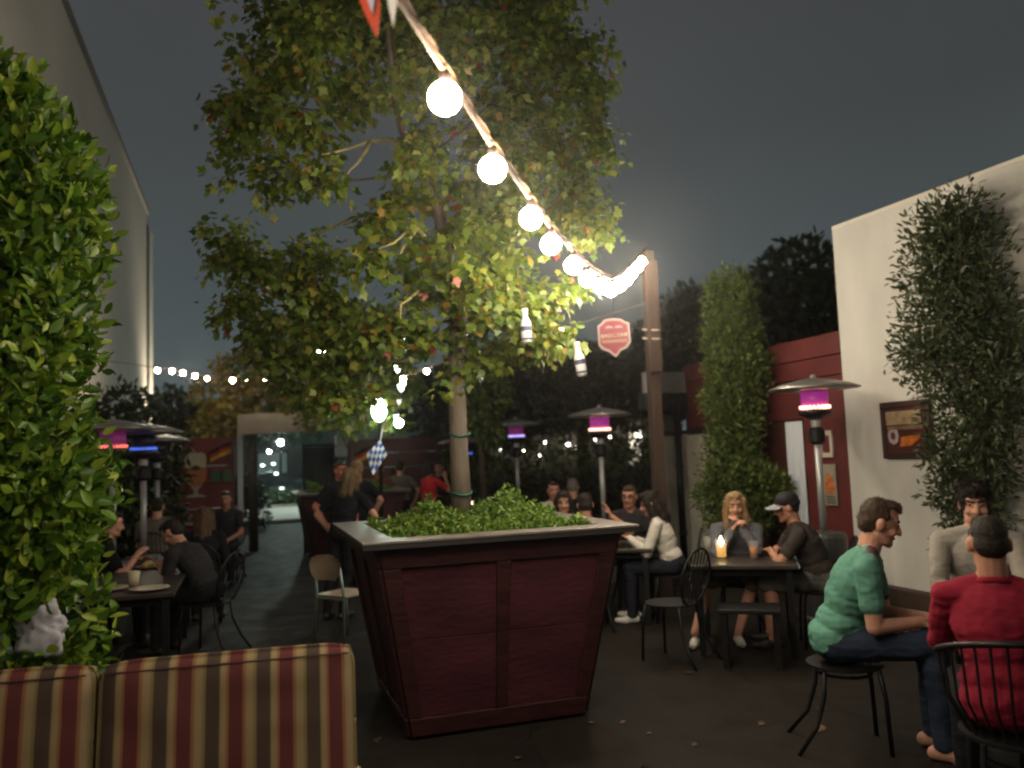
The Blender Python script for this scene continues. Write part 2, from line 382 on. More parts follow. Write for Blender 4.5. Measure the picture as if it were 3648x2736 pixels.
def small_flag(label, loc, rz):
    t = thing('small_flag', label, 'flag', loc, rz, 'small black, red and gold flags by the gate')
    cols = [mat('flag black', (.01, .01, .01), .8), mat('flag red', (.5, .03, .03), .8), mat('flag gold', (.6, .42, .04), .8)]
    for k in range(3):
        nseg = 7; vs = []
        for i in range(nseg+1):
            x = -.33*i/nseg; yv = .025*math.sin(i*1.3)
            for zz in (.1-.065*k, .1-.065*(k+1)): vs.append((x, yv, zz-.14*(i/nseg)**1.3))
        part('stripe', MB().add(vs, [(2*i, 2*i+2, 2*i+3, 2*i+1) for i in range(nseg)]), cols[k], t, smooth=True)
    part('stick', MB().tube([(0, 0, .14), (.05, 0, -.35)], .008, 6), M_DARKBARK, t)
small_flag('small black, red and gold flag on the red wall left of the gate', (-.27, 14.85, 1.97), 0)
small_flag('small black, red and gold flag on the maroon wall by the crates', (2.12, 14.72, 1.83), 0)
w = thing('green_window', 'small dull green window in the red wall under the flag', 'window', (-.42, 14.93, 1.5))
part('pane', MB().box((0, 0, 0), (.34, .03, .2)), mat('dull green glass', (.06, .11, .07), .25), w)
part('mullion', MB().box((0, -.02, 0), (.03, .02, .2)), M_BLACK, w)

# street beyond
def car(label, loc, rz, col):
    t = thing('parked_car', label, 'car', loc, rz, 'cars parked across the street')
    cm = mat('car paint '+label[:5], col, .25, .2, coat=.5)
    body = [(-2.1, .35), (-2.12, .62), (-2.0, .78), (-1.1, .92), (-.55, 1.36), (.6, 1.40), (1.35, .98), (2.05, .88), (2.12, .55), (2.05, .33)]
    part('body', MB().prism(body, -.85, .85), cm, t, bev=.05)
    part('windscreen', MB().prism([(-1.02, .93), (-.56, 1.30), (-.2, 1.31), (-.2, .93)], -.87, .87), mat('car glass', (.02, .025, .03), .08), t)
    part('side_window', MB().prism([(-.13, .93), (-.13, 1.31), (.52, 1.33), (1.1, .98)], -.87, .87), MATS['car glass'], t)
    for x in (-1.3, 1.3):
        for s in (-1, 1):
            wm = MB(); wm.tube([(x, s*.70, .32), (x, s*.88, .32)], .32, 16)
            part('wheel', wm, M_BLACK, t)
    for s in (-1, 1): part('headlight', MB().box((-2.1, s*.6, .68), (.08, .3, .12)), mat('lamp chrome', (.7, .7, .7), .1, .9), t)
car('dark saloon car parked across the street beyond the gate', (.3, 34.2, 0), R(8), (.02, .025, .03))
car('silver car parked behind the dark saloon across the street', (3.2, 37.5, 0), R(95), (.3, .32, .33))
sl = thing('street_lantern', 'bright greenish white lantern on a short post across the street', 'street lamp', (1.30, 35.4, 0))
part('post', MB().tube([(0, 0, 0), (0, 0, 2.3)], .05, 8), M_BLACK, sl)
part('globe', MB().ball((0, 0, 2.52), .10), emit('cool lantern', (.80, 1.0, .92), 150), sl, smooth=True)
part('arm', MB().box((-.3, 0, 2.26), (.6, .05, .05)), M_BLACK, sl)
part('globe', MB().ball((-.45, 0, 2.16), .055), MATS['cool lantern'], sl, smooth=True)
for k, (x, y, z) in enumerate([(.55, 34.0, 1.62), (.95, 34.0, 1.66), (1.05, 34.1, 1.28), (.25, 33.8, 1.1), (1.25, 33.9, .72)]):
    lab_ = ['left of the topmost pair', 'right of the topmost pair', 'below the topmost pair', 'set off alone at the left', 'lowest of all'][k]
    q = thing('car_glint', 'small glowing ball imitating a glint on the parked cars, '+lab_, 'light', (x, y-.9, 0), 0, 'small glowing glints of the parked cars')  # glowing balls on stakes added in place of glints on the cars
    part('stake', MB().tube([(0, 0, 0), (0, 0, z)], .015, 6), M_BLACK, q); part('bulb', MB().ball((0, 0, z), (.07, .04, .035), 10, 6), emit('cool glint', (.8, 1, .95), 8), q, smooth=True)
ls = thing('pavement_fill_lamp', 'tall lamp added to light the pavement beyond the gate, half hidden by leaves', 'street lamp', (3.6, 29.6, 0))  # extra lamp, put in to brighten the pavement
part('post', MB().tube([(0, 0, 0), (0, 0, 5.2), (-.2, 0, 5.5), (-.9, 0, 5.6)], [.07, .05, .04, .03], 8), M_BLACK, ls, smooth=True)
part('head', MB().box((-1.1, 0, 5.6), (.5, .22, .1)), M_GALV, ls, bev=.02)
part('lens', MB().box((-1.1, 0, 5.535), (.4, .18, .03)), emit('added lamp lens', (.78, 1.0, .88), 1500), ls)
fb = thing('far_building', 'low grey green building with lit windows across the street', 'building', (0, 47, 0))
part('wall', MB().box((2, 3, 2.0), (46, 6, 4.0)), mat('far wall', (.20, .23, .21), .8, 0, .2, .3), fb)
part('roof', MB().box((2, 2.9, 4.1), (47, 6.6, .2)), mat('far roof', (.05, .05, .05), .8), fb)
for k in range(9): 
    f = part('window', MB().box((-8+k*3.1, -.03, 1.7), (1.7, .08, 1.3)), M_BLACK, fb)
    part('pane', MB().box((-8+k*3.1, -.08, 1.7), (1.5, .04, 1.1)), emit('lit far pane', (.7, .95, .85), .07), f)

# ---------------------------------------------------------------- foliage engine
CAM = np.array([0, 0, 1.68])
TPL = {}
def tpl(kind):
    if kind in TPL: return TPL[kind]
    if kind == 'oval':
        v = [(0, 0, 0), (-.17, .22, .035), (-.235, .5, .06), (-.13, .8, .03), (0, 1, -.07), (.13, .8, .03), (.235, .5, .06), (.17, .22, .035), (0, .5, -.02)]
        f = [(0, 8, 2, 1), (8, 4, 3, 2), (0, 7, 6, 8), (8, 6, 5, 4)]
    elif kind == 'maple':
        pts = [(0, 0), (-.30, .06), (-.29, .24), (-.54, .50), (-.27, .56), (0, 1.0), (.27, .56), (.54, .50), (.29, .24), (.30, .06)]
        v = [(x, y, .16*abs(x)-.16*y*y) for x, y in pts]+[(0, .3, .03)]
        f = [(10, (i+1) % 10, i) for i in range(10)]
    elif kind == 'lance':
        v = [(0, 0, 0), (-.17, .35, .04), (-.14, .7, .02), (0, 1, -.06), (.14, .7, .02), (.17, .35, .04)]
        f = [(0, 3, 2, 1), (0, 5, 4, 3)]
    else:
        v = [(0, 0, 0), (-.26, .45, .04), (0, 1, -.05), (.26, .45, .04)]
        f = [(0, 2, 1), (0, 3, 2)]
    TPL[kind] = (np.array(v, float), f)
    return TPL[kind]
def frames(d, up):
    d = d/np.linalg.norm(d, axis=1, keepdims=True)
    x = np.cross(d, up); nx = np.linalg.norm(x, axis=1, keepdims=True)
    x = np.where(nx < 1e-4, np.array([[1., 0, 0]]), x/np.maximum(nx, 1e-6))
    return np.stack([x, d, np.cross(x, d)], axis=2)          # columns
def leaf_mesh(name, P, F, size, kind, m, tint):
    v, f = tpl(kind); n, k = len(P), len(v)
    V = np.einsum('nij,kj->nki', F, v)*size[:, None, None]+P[:, None, :]
    me = bpy.data.meshes.new(name)
    loops = np.concatenate([np.array(q) for q in f]); tot = np.array([len(q) for q in f])
    L = (loops[None, :]+(np.arange(n)*k)[:, None]).ravel()
    T = np.tile(tot, n); st = np.concatenate([[0], np.cumsum(T)[:-1]])
    me.vertices.add(n*k); me.vertices.foreach_set('co', V.ravel())
    me.loops.add(len(L)); me.loops.foreach_set('vertex_index', L.astype(np.int32))
    me.polygons.add(len(T)); me.polygons.foreach_set('loop_start', st.astype(np.int32)); me.polygons.foreach_set('loop_total', T.astype(np.int32))
    me.update(calc_edges=True)
    a = me.attributes.new('tint', 'FLOAT', 'POINT'); a.data.foreach_set('value', np.repeat(tint, k).astype(np.float32))
    me.materials.append(m); me.validate()
    return me
def foliage(parent, name, P, d, up, size, kind, m, tint, singles=0, single_mat=None, leafname='leaf'):
    """all leaves of one plant; the ones that show largest are leaf objects of their own"""
    F = frames(d, up)
    idx = np.arange(len(P)); pick = np.array([], int)
    if singles:
        V = CAM-P; dist = np.linalg.norm(V, axis=1); V = V/dist[:, None]
        a = np.abs((F[:, :, 2]*V).sum(1))*(size/dist)**2
        # what stands in front: coarse angular bins keep the nearest leaves only
        ang = np.stack([np.arctan2(P[:, 0], P[:, 1]), (P[:, 2]-1.68)/np.hypot(P[:, 0], P[:, 1])], 1)
        key = np.floor(ang/.011).astype(int); key = key[:, 0]*100003+key[:, 1]
        order = np.argsort(dist); seen = set(); front = np.zeros(len(P), bool)
        for i in order:
            if key[i] not in seen: seen.add(key[i]); front[i] = True
        inview = (ang[:, 0] > R(-14.5)) & (ang[:, 0] < R(50))
        a = np.where(front & inview, a, 0)
        pick = np.argsort(-a)[:singles]
        base = leaf_mesh(leafname, np.zeros((1, 3)), np.eye(3)[None], np.ones(1), kind, single_mat, np.zeros(1))
        for i in pick:
            o = put(leafname, base, parent)
            M = Matrix(F[i].tolist()).to_4x4(); M = Matrix.Translation(P[i].tolist()) @ M @ Matrix.Scale(float(size[i]), 4)
            o.matrix_local = M
    rest = np.setdiff1d(idx, pick)
    o = put(name, leaf_mesh(name, P[rest], F[rest], size[rest], kind, m, tint[rest]), parent)
    o['kind'] = 'stuff'
    return o
def blob_points(blobs, n, shell=.55):
    """points spread through a set of ellipsoids, more of them near the surfaces; returns points and outward directions"""
    w = np.array([b[3]*b[4]*b[5] if len(b) > 5 else b[3]*b[3]*b[4] for b in blobs])**.72; w /= w.sum()
    k = rng.choice(len(blobs), n, p=w); B = np.array([b if len(b) > 5 else (b[0], b[1], b[2], b[3], b[3], b[4]) for b in blobs], float)[k]
    u = rng.normal(size=(n, 3)); u /= np.linalg.norm(u, axis=1, keepdims=True)
    r = 1-shell*rng.random(n)**1.6
    r *= 1+.12*rng.normal(size=n)
    P = B[:, :3]+u*r[:, None]*B[:, 3:6]
    return P, u

# ---------------------------------------------------------------- planters
def planter(label, loc):
    t = thing('wooden_planter', label, 'planter', loc, 0, 'tapered red wooden planters')
    bw, tw, H = .555, .76, 1.165
    def at(u, z, d=0.):          # point on the front face: u from -1 to 1
        k = z/H; w = bw+(tw-bw)*k
        return Vector((u*w, -(w+d), z))
    def slab(u0, u1, z0, z1, d0, d1):
        b_ = []; t_ = []
        q = [(u0, z0, d1), (u1, z0, d1), (u1, z0, d0), (u0, z0, d0)]
        q2 = [(u0, z1, d1), (u1, z1, d1), (u1, z1, d0), (u0, z1, d0)]
        return [at(*a) for a in q], [at(*a) for a in q2]
    for side in range(4):
        rot = Matrix.Rotation(side*PI/2, 3, 'Z')
        def mk(nm, args, m, bv=.006):
            b_, t_ = slab(*args)
            part(nm, MB().hexa([rot @ p for p in b_], [rot @ p for p in t_]), m, t, bev=bv)
        for z0, z1 in ((.13, .60), (.604, 1.04)):
            mk('panel', (-.86, -.055, z0, z1, -.05, .0), M_REDPANEL, .003)
            mk('panel', (.055, .86, z0, z1, -.05, .0), M_REDPANEL, .003)
        mk('stile', (-1.0, -.855, .131, 1.039, -.06, .024), M_DARKWOOD)
        mk('stile', (.855, 1.0, .131, 1.039, -.06, .024), M_DARKWOOD)
        mk('stile', (-.06, .06, .131, 1.039, -.06, .022), M_DARKWOOD)
        mk('rail', (-1.0, 1.0, 1.04, H, -.06, .026), M_DARKWOOD)
        mk('rail', (-1.0, 1.0, 0.02, .13, -.06, .026), M_DARKWOOD)
        o, i = .864, .66
        q = [(-o, -o), (o, -o), (i, -i), (-i, -i)]
        part('rim_board', MB().hexa([rot @ Vector((x, y, H+.030)) for x, y in q], [rot @ Vector((x, y, H+.046)) for x, y in q]), M_STONE, t, bev=.004)
        o2 = o-.004; q2 = [(-o2, -o2), (o2, -o2), (i+.004, -i-.004), (-i-.004, -i-.004)]
        part('rim_edge', MB().hexa([rot @ Vector((x, y, H+.001)) for x, y in q2], [rot @ Vector((x, y, H+.029)) for x, y in q2]), mat('dark rim edge', (.022, .020, .022), .5), t)  # edge of the rim, coloured darker than its top
    part('soil', MB().box((0, 0, 1.06), (1.38, 1.38, .1)), M_SOIL, t)
    part('foot', MB().box((0, 0, .012), (1.0, 1.0, .024)), M_BLACK, t)
    return t
pl1 = planter('large tapered red wooden planter with stone coloured rim in the middle foreground', (1.476, 5.615, 0))
pl2 = dup(pl1, (1.53, 13.45, 0), 0, 'far tapered planter behind the standing waitress')

GC = [(0, (.05, .11, .012)), (.5, (.11, .20, .02)), (.85, (.17, .26, .03)), (1, (.22, .25, .06))]
m_gc = leafmat('groundcover leaf', GC, .5, .3)
def groundcover(name, label, cx, cy, n, hump):
    u = rng.random((n, 2))*1.28-.64
    r = rng.random(n)
    hgt = .07+hump(u[:, 0], u[:, 1])
    P = np.stack([cx+u[:, 0], cy+u[:, 1], 1.11+hgt*r**.5], 1)
    d = np.stack([rng.normal(size=n), rng.normal(size=n), rng.normal(size=n)*.5+.7], 1)
    up = np.stack([rng.normal(size=n)*.5, rng.normal(size=n)*.5, np.ones(n)], 1)
    o = tag(put(name, leaf_mesh(name, P, frames(d, up), .022+.034*rng.random(n), 'oval', m_gc, rng.random(n))), label, 'ground cover', kind='stuff')
groundcover('planter_greenery', 'low leafy ground cover filling the near red planter round the tree trunk', 1.476, 5.615, 10000,
            lambda x, y: .03+.21*np.exp(-((x-.30)**2/.05+(y-.05)**2/.12))+.17*np.exp(-((x+.30)**2/.035+(y+.12)**2/.1))+.05*np.sin(x*23+y*9)*np.sin(y*19))
groundcover('planter_greenery', 'low leafy ground cover in the far planter', 1.53, 13.45, 2500, lambda x, y: .12+.08*np.sin(x*7))

# ---------------------------------------------------------------- the tree in the near planter
MAPLE = [(0, (.055, .10, .016)), (.35, (.105, .16, .022)), (.7, (.175, .225, .032)), (.93, (.24, .24, .04)), (.989, (.24, .15, .03)), (.9935, (.30, .045, .022)), (1, (.40, .06, .03))]
m_maple = leafmat('maple leaf', MAPLE, .45, .35); m_maple1 = leafmat('maple leaf single', MAPLE, .45, .35, True)
CL = [
(0.24,5.87,4.78,0.36,0.30),(-0.02,6.10,4.32,0.30,0.20),(0.22,6.31,4.68,0.42,0.28),(0.52,5.48,4.52,0.35,0.28),(-0.09,6.34,4.17,0.26,0.17),(0.35,5.69,4.00,0.38,0.19),(0.10,5.91,3.68,0.33,0.20),(0.45,5.27,3.53,0.22,0.12),(-0.13,6.64,3.38,0.29,0.20),(0.10,6.38,3.14,0.38,0.21),(0.36,5.67,3.05,0.31,0.19),(0.10,6.51,2.81,0.39,0.25),(0.46,5.87,2.77,0.39,0.26),(0.36,6.45,2.49,0.46,0.25),(0.68,5.62,2.41,0.35,0.19),(0.63,5.77,2.14,0.29,0.14),(0.59,6.71,2.33,0.30,0.19),(0.75,5.13,2.94,0.23,0.15),(0.86,5.34,2.59,0.27,0.18),(1.12,5.58,2.51,0.26,0.13),(0.80,5.40,3.26,0.34,0.12),(1.11,5.70,3.56,0.30,0.17),(1.20,5.39,3.14,0.25,0.16),(1.33,5.06,2.82,0.33,0.18),(1.32,6.00,2.95,0.31,0.14),(0.98,5.93,4.91,0.38,0.28),(1.36,5.93,4.70,0.39,0.32),(0.81,6.33,4.60,0.36,0.22),(1.32,6.00,4.14,0.25,0.21),(1.10,5.47,4.89,0.46,0.23),(1.83,5.86,4.98,0.47,0.32),(2.31,5.92,4.99,0.44,0.33),(2.63,6.04,4.78,0.34,0.34),(2.13,6.01,4.59,0.48,0.30),(1.82,6.04,4.23,0.40,0.29),(2.37,6.07,4.22,0.45,0.30),(2.74,6.06,4.24,0.23,0.34),(1.96,5.93,3.76,0.43,0.29),(2.47,5.98,3.73,0.37,0.30),(1.67,5.64,3.37,0.37,0.20),(1.60,5.84,3.71,0.24,0.24),(2.44,5.40,3.27,0.15,0.15),(2.47,5.80,3.45,0.29,0.18),(1.77,5.32,3.02,0.35,0.18),(1.92,5.40,2.78,0.36,0.16),(1.58,5.31,2.60,0.35,0.16),(2.04,5.38,2.52,0.36,0.13),(2.18,5.33,2.49,0.20,0.11),(1.82,5.57,2.44,0.30,0.12),(2.32,5.67,2.98,0.21,0.14),(1.51,5.68,2.32,0.17,0.13),(1.19,5.06,2.14,0.09,0.12),
(1.12,5.32,3.72,.26,.17),(1.02,5.38,4.2,.28,.18),(1.3,5.35,4.45,.3,.2),(1.45,5.35,3.3,.24,.16),(1.3,5.9,5.5,.8,.4),(.6,6.1,5.3,.6,.4),(2.2,6.2,5.5,.7,.4)]
CLEAR = []        # places kept free of leaves (filled in with the bulbs' positions)
def near_tree():
    t = thing('planted_tree', 'leafy tree with some red leaves growing from the near red planter', 'tree', (0, 0, 0))
    tp = [(1.435, 5.70, 1.10), (1.42, 5.67, 1.7), (1.41, 5.64, 2.29), (1.42, 5.61, 2.78), (1.37, 5.60, 3.07), (1.30, 5.59, 3.44), (1.18, 5.61, 3.74), (1.07, 5.62, 4.0), (1.01, 5.61, 4.27), (.99, 5.59, 4.56), (.97, 5.57, 4.92), (1.0, 5.6, 5.4)]
    part('trunk', MB().tube(tp, [.078, .066, .06, .052, .046, .04, .034, .03, .026, .022, .016, .006], 14), M_BARK, t, smooth=True)
    limbs = [[(1.33,5.59,2.80),(1.12,5.24,2.77),(0.97,5.08,2.67),(0.91,5.01,2.54)], [(1.36,5.61,3.07),(1.09,5.31,3.21),(0.91,5.17,3.06),(0.74,5.13,2.98)],
        [(1.10,5.61,3.90),(0.83,5.55,3.87),(0.64,5.51,3.78),(0.49,5.46,3.72)], [(1.04,5.62,4.10),(0.86,5.71,4.29),(0.62,5.75,4.77),(0.52,5.77,4.87)],
        [(1.37,5.61,2.98),(1.82,5.81,3.28),(2.33,5.93,3.63)], [(1.16,5.61,3.74),(1.57,5.81,4.12),(2.10,6.02,4.63)], [(1.41,5.58,2.64),(1.02,5.71,2.56),(0.54,6.06,2.67),(0.10,6.41,2.80)],
        [(1.40,5.59,2.48),(1.67,5.39,2.58),(2.07,5.37,2.51)], [(1.30,5.59,3.44),(0.72,5.73,3.38),(0.23,6.23,3.18)], [(1.23,5.60,3.64),(0.69,5.51,3.57),(0.10,6.01,3.70)],
        [(1.03,5.62,4.17),(0.55,5.82,4.17),(-0.02,6.20,4.32)], [(1.41,5.58,2.61),(1.06,5.61,2.35),(0.70,5.84,2.28)], [(1.0,5.6,4.45),(1.5,5.8,4.75),(2.3,5.95,5.0)], [(1.0,5.6,4.3),(1.6,5.9,4.4),(2.5,6.05,4.4)],
        [(1.35,5.6,3.1),(1.6,5.5,3.3),(1.75,5.4,3.35)], [(.83,5.55,3.87),(.74,5.5,3.70),(.66,5.48,3.60)], [(1.09,5.31,3.21),(.98,5.24,3.05),(.93,5.2,2.93)]]
    for i, L in enumerate(limbs):
        L2 = []
        for a, b_ in zip(L[:-1], L[1:]):
            a = Vector(a); b_ = Vector(b_)
            L2 += [a, (a+b_)/2+Vector((random.uniform(-.02, .02), random.uniform(-.02, .02), random.uniform(-.01, .035)))]
        L2.append(Vector(L[-1])); k = len(L2)
        pale_ = i in (0, 1, 2, 3, 8, 11, 15, 16)
        part('branch', MB().tube(L2, [(.017 if pale_ else .012)*(1-.75*j/(k-1)) for j in range(k)], 7), M_TWIG if pale_ else M_DARKBARK, t, smooth=True)
    for z in (1.42, 1.83, 2.17):
        part('tie', MB().tube([(1.425+.075*math.cos(a), 5.665+.075*math.sin(a), z+.012*math.sin(a*2+z)) for a in np.linspace(0, 2*PI, 17)], .007, 6), mat('green tie', (.01, .10, .07), .5), t)
    n = 27500
    m_ = n//17
    Q, uq = blob_points([(a, b_, c, r*.88, r*.98, h*.92) for a, b_, c, r, h in CL], m_, .9)
    w_ = rng.integers(0, m_, n); sd_ = np.clip(rng.normal(size=(n, 3)), -1.9, 1.9)*np.array([.062, .062, .045])
    P = Q[w_]+sd_; P[:, 2] -= .35*np.abs(sd_[:, 0])+.3*np.abs(sd_[:, 1]); u = uq[w_]*.5+sd_/.08
    keep = np.ones(n, bool)
    for c in CLEAR: keep &= np.linalg.norm(P-np.array(c), axis=1) > .15
    # keep the lane of the party string open
    x0, y0 = .32, 1.96; x1, y1 = 4.43, 8.49
    tt = (P[:, 1]-y0)/(y1-y0); keep &= ~((np.abs(P[:, 0]-(x0+tt*(x1-x0))) < .14) & (np.abs(P[:, 2]-2.85) < .3))
    P, u = P[keep], u[keep]; n = len(P)
    d = u*.5+rng.normal(size=(n, 3))*.45+np.array([0, 0, -.6])
    up = u*.3+rng.normal(size=(n, 3))*.45+np.array([0, -.25, .75])
    foliage(t, 'crown', P, d, up, .046+.038*rng.random(n), 'maple', m_maple, rng.random(n), 300, m_maple1)

# ---------------------------------------------------------------- the party light string
string_xyz = [(.32,1.96,2.82),(.59,2.39,2.78),(.88,2.86,2.74),(1.22,3.41,2.73),(1.46,3.80,2.72),(1.80,4.34,2.75),(2.09,4.81,2.78),(2.40,5.29,2.84),(2.70,5.77,2.92),(3.0,6.24,3.06),(3.30,6.71,3.22),(3.59,7.18,3.39),(3.89,7.64,3.57),(4.18,8.11,3.75),(4.42,8.40,3.90)]
back = [(-2.4+k*.272, -2.36+k*.432, 3.75-.93*(k/10.)**.62) for k in range(10)]
CLEAR += string_xyz[1:14]+[(1.62, 4.70, 2.45), (1.62, 4.7, 2.38), (1.99, 4.77, 2.3), (1.99, 4.77, 2.2), (2.0, 4.9, 2.35), (2.33, 5.2, 2.5), (2.42, 5.35, 2.46), (2.45, 5.3, 2.6), (2.3, 5.35, 2.4), (2.36, 5.05, 2.42), (2.5, 5.5, 2.5)]
near_tree()
def party_string():
    t = thing('party_light_string', 'cord of glowing round bulbs sagging from overhead to the wooden pole', 'string lights')
    pts = back+string_xyz
    part('cord', MB().tube([(x, y, z+.085) for x, y, z in pts], .007, 6), M_WIRE, t)
    bm = MB().ball((0, 0, 0), .051, 14, 9).mesh('bulb', M_BULB, True)
    sm = MB().lathe([(.016, .046), (.018, .05), (.018, .085), (.010, .09)], 10).mesh('socket', mat('socket', (.03, .022, .018), .5), True)
    for k, (x, y, z) in enumerate(back[8::5]+string_xyz[1:14]):
        b_ = put('bulb', bm, t, (x, y, z)); put('socket', sm, b_)
party_string()
r_ = thing('twisted_rope', 'brown twisted rope running just above the glowing party bulbs', 'rope')
mb = MB()
for s in (0, PI):
    pts = []
    P_ = [Vector(p) for p in string_xyz]
    for i in range(len(P_)-1):
        for j in range(10):
            q = P_[i].lerp(P_[i+1], j/10.); a = (i*10+j)*.9+s
            pts.append(q+Vector((.006*math.cos(a), 0, .115+.006*math.sin(a))))
    mb.tube(pts, .006, 5)
part('strand', mb, mat('hemp', (.13, .072, .04), .85), r_)
# pennants at the near end of the string
for col, nm, a, b_, c, lab in (((.55, .07, .03), 'pennant red', (.272, 2.02, 2.88), (.332, 2.0, 2.88), (.325, 2.01, 2.745), 'red paper pennant hanging from the cord at the top edge'),
                        ((.75, .73, .72), 'pennant white', (.345, 1.99, 2.89), (.378, 1.98, 2.89), (.362, 1.985, 2.765), 'slim white paper pennant hanging beside the red one'),
                        ((.45, .47, .6), 'pennant pale', (.292, 2.0, 2.885), (.322, 1.99, 2.885), (.312, 1.995, 2.80), 'pale bluish pennant overlapping the red one')):
    A, B_, C_ = Vector(a), Vector(b_), Vector(c); nrm = (B_-A).cross(C_-A).normalized()*.0015
    mid1 = A.lerp(C_, .55)+(A-B_)*.06; mid2 = B_.lerp(C_, .55)+(B_-A)*.06
    ring = [A, B_, mid2, C_, mid1]
    o = MB(); o.add([p-nrm for p in ring]+[p+nrm for p in ring], [(0, 1, 2, 3, 4), (9, 8, 7, 6, 5)]+[(i, (i+1) % 5, 5+(i+1) % 5, 5+i) for i in range(5)])
    tag(put('paper_pennant', o.mesh('paper_pennant', mat(nm, col, .8))), lab, 'pennant', 'paper pennants on the party cord')

# wooden pole
t = thing('wooden_pole', 'tall weathered wooden pole holding up the end of the party lights', 'pole', (4.47, 8.52, 0))
pm_ = mat('weathered pole', (.048, .029, .02), .8, 0, .3, 6, .4, 30, stretch=(3, 3, .4))
part('shaft', MB().hexa([(-.07, -.07, 0), (.07, -.07, 0), (.07, .07, 0), (-.07, .07, 0)], [(-.06, -.06, 3.98), (.06, -.06, 3.98), (.06, .06, 3.98), (-.06, .06, 3.98)]), pm_, t, bev=.012)
part('brace', MB().box((-.02, -.10, 3.2), (.16, .05, 1.3)), pm_, t, bev=.008)
part('hook', MB().tube([(-.09, -.06, 3.90), (-.16, -.12, 3.94), (-.10, -.16, 3.98)], .012, 6), M_BLACK, t)
for z in (3.05, 2.95): part('rope_turn', MB().tube([(.10*math.cos(a)-.01, .10*math.sin(a)-.03, z+.02*math.sin(a)) for a in np.linspace(0, 2*PI, 13)], .012, 6), mat('pale rope', (.5, .42, .33), .8), t)

# red shield sign
t = thing('shield_sign', 'red shield shaped sign with pale border hanging left of the wooden pole', 'sign', (3.74, 7.97, 2.88), R(-24))
shield = [(-.17, -.08), (-.175, .13), (-.13, .16), (-.10, .195), (-.03, .205), (.05, .20), (.09, .19), (.12, .165), (.165, .15), (.175, -.06), (.13, -.12), (.06, -.15), (.015, -.21), (-.01, -.205), (-.06, -.155), (-.13, -.125)]
part('border', MB().prism(shield, -.012, .012), mat('sign cream', (.34, .25, .22), .6), t)
part('field', MB().prism([(x*.87, z*.87+.002) for x, z in shield], -.017, -.0125), mat('sign red', (.17, .014, .032), .55), t)
part('band', MB().prism([(-.138, -.006), (-.138, .032), (.138, .045), (.14, .006)], -.021, -.0175), mat('sign band', (.36, .29, .21), .6), t)
part('band', MB().prism([(-.13, -.062), (-.134, -.03), (.137, -.022), (.135, -.058)], -.021, -.0175), mat('sign band tan', (.27, .15, .10), .6), t)
fc = bpy.data.curves.new('lettering', 'FONT'); fc.body = 'CHIMAY'; fc.size = .056; fc.align_x = 'CENTER'; fc.align_y = 'CENTER'; fc.extrude = .0008; fc.offset = .0012
_sc = bpy.data.scenes.new('lettering shop'); _fo = bpy.data.objects.new('raw', fc); _sc.collection.objects.link(_fo); _sc.view_layers[0].update()
fm_ = bpy.data.meshes.new_from_object(_fo.evaluated_get(_sc.view_layers[0].depsgraph), depsgraph=_sc.view_layers[0].depsgraph); fm_.materials.clear(); fm_.materials.append(MATS['sign red'])
bpy.data.objects.remove(_fo); bpy.data.scenes.remove(_sc)
o = put('lettering', fm_, t, (0, -.0222, .0195)); o.rotation_euler = (PI/2, R(-2.5), 0); o.scale = (1.12, 1, 1)

for s in (-1, 1):
    mb = MB().prism([(s*.05+.045*math.cos(a), .098+.026*math.sin(a)) for a in np.linspace(0, PI, 9)], -.021, -.0175)
    part('emblem', mb, MATS['sign cream'], t)
part('hanger', MB().tube([(0, 0, .2), (.02, 0, .62)], .004, 5), M_BLACK, t)

# hanging bottle ornaments
def bottle(label, loc, tilt):
    t = thing('hanging_bottle', label, 'ornament', loc, 0, 'white bottle ornaments hung under the tree')
    t.rotation_euler = (0, tilt, 0)
    m = mat('bottle white', (.55, .55, .55), .5)
    part('body', MB().lathe([(.028, -.145), (.046, -.13), (.048, -.02), (.044, .03), (.026, .075), (.024, .12), (.03, .13), (.03, .15)], 14), m, t, smooth=True)
    part('label_band', MB().lathe([(.0495, -.04), (.0495, .0), ], 14), mat('bottle navy', (.05, .05, .09), .5), t)
    part('label_band', MB().lathe([(.0495, -.115), (.0495, -.10), ], 14), MATS['bottle navy'], t)
    part('string', MB().tube([(0, 0, .15), (-.03, 0, .5)], .003, 5), M_WIRE, t)
    return t
_b = bottle('white bottle ornament hanging in front of the leaves', (1.62, 4.70, 2.45), R(-3))
_b.scale = (.72,)*3
_b = bottle('white bottle ornament hanging against the dark trees under the shield sign', (1.992, 4.769, 2.255), R(-8)); _b.scale = (.74,)*3

# garland with blue and white flag
t = thing('hanging_garland', 'cord of white paper pennants hanging from the tree beside its trunk', 'garland')
gp = [(.98, 5.1, 2.62), (1.05, 5.6, 2.62), (1.2, 6.5, 2.75), (1.39, 7.47, 2.86), (1.36, 7.49, 2.7), (1.34, 7.51, 2.5), (1.34, 7.54, 2.2), (1.31, 7.56, 1.98)]
part('cord', MB().tube(gp, .005, 5), M_WIRE, t)
for i, (x, y, z, s) in enumerate([(1.385, 7.47, 2.83, .07), (1.40, 7.48, 2.70, .085), (1.32, 7.50, 2.50, .07), (1.35, 7.52, 2.33, .075), (1.33, 7.54, 2.20, .05), (1.30, 7.55, 2.06, .05)]):
    part('pennant', MB().prism([(x-s*.5, z+s*.4), (x+s*.55, z+s*.5), (x+s*.35, z-s*.3), (x-s*.05, z-s*.7), (x-s*.4, z-s*.2)], y-.02-.003*i, y-.017-.003*i), mat('paper white', (.78, .78, .80), .8), t)
M_COOL = emit('cool bulb', (.80, 1.0, .93), 45)
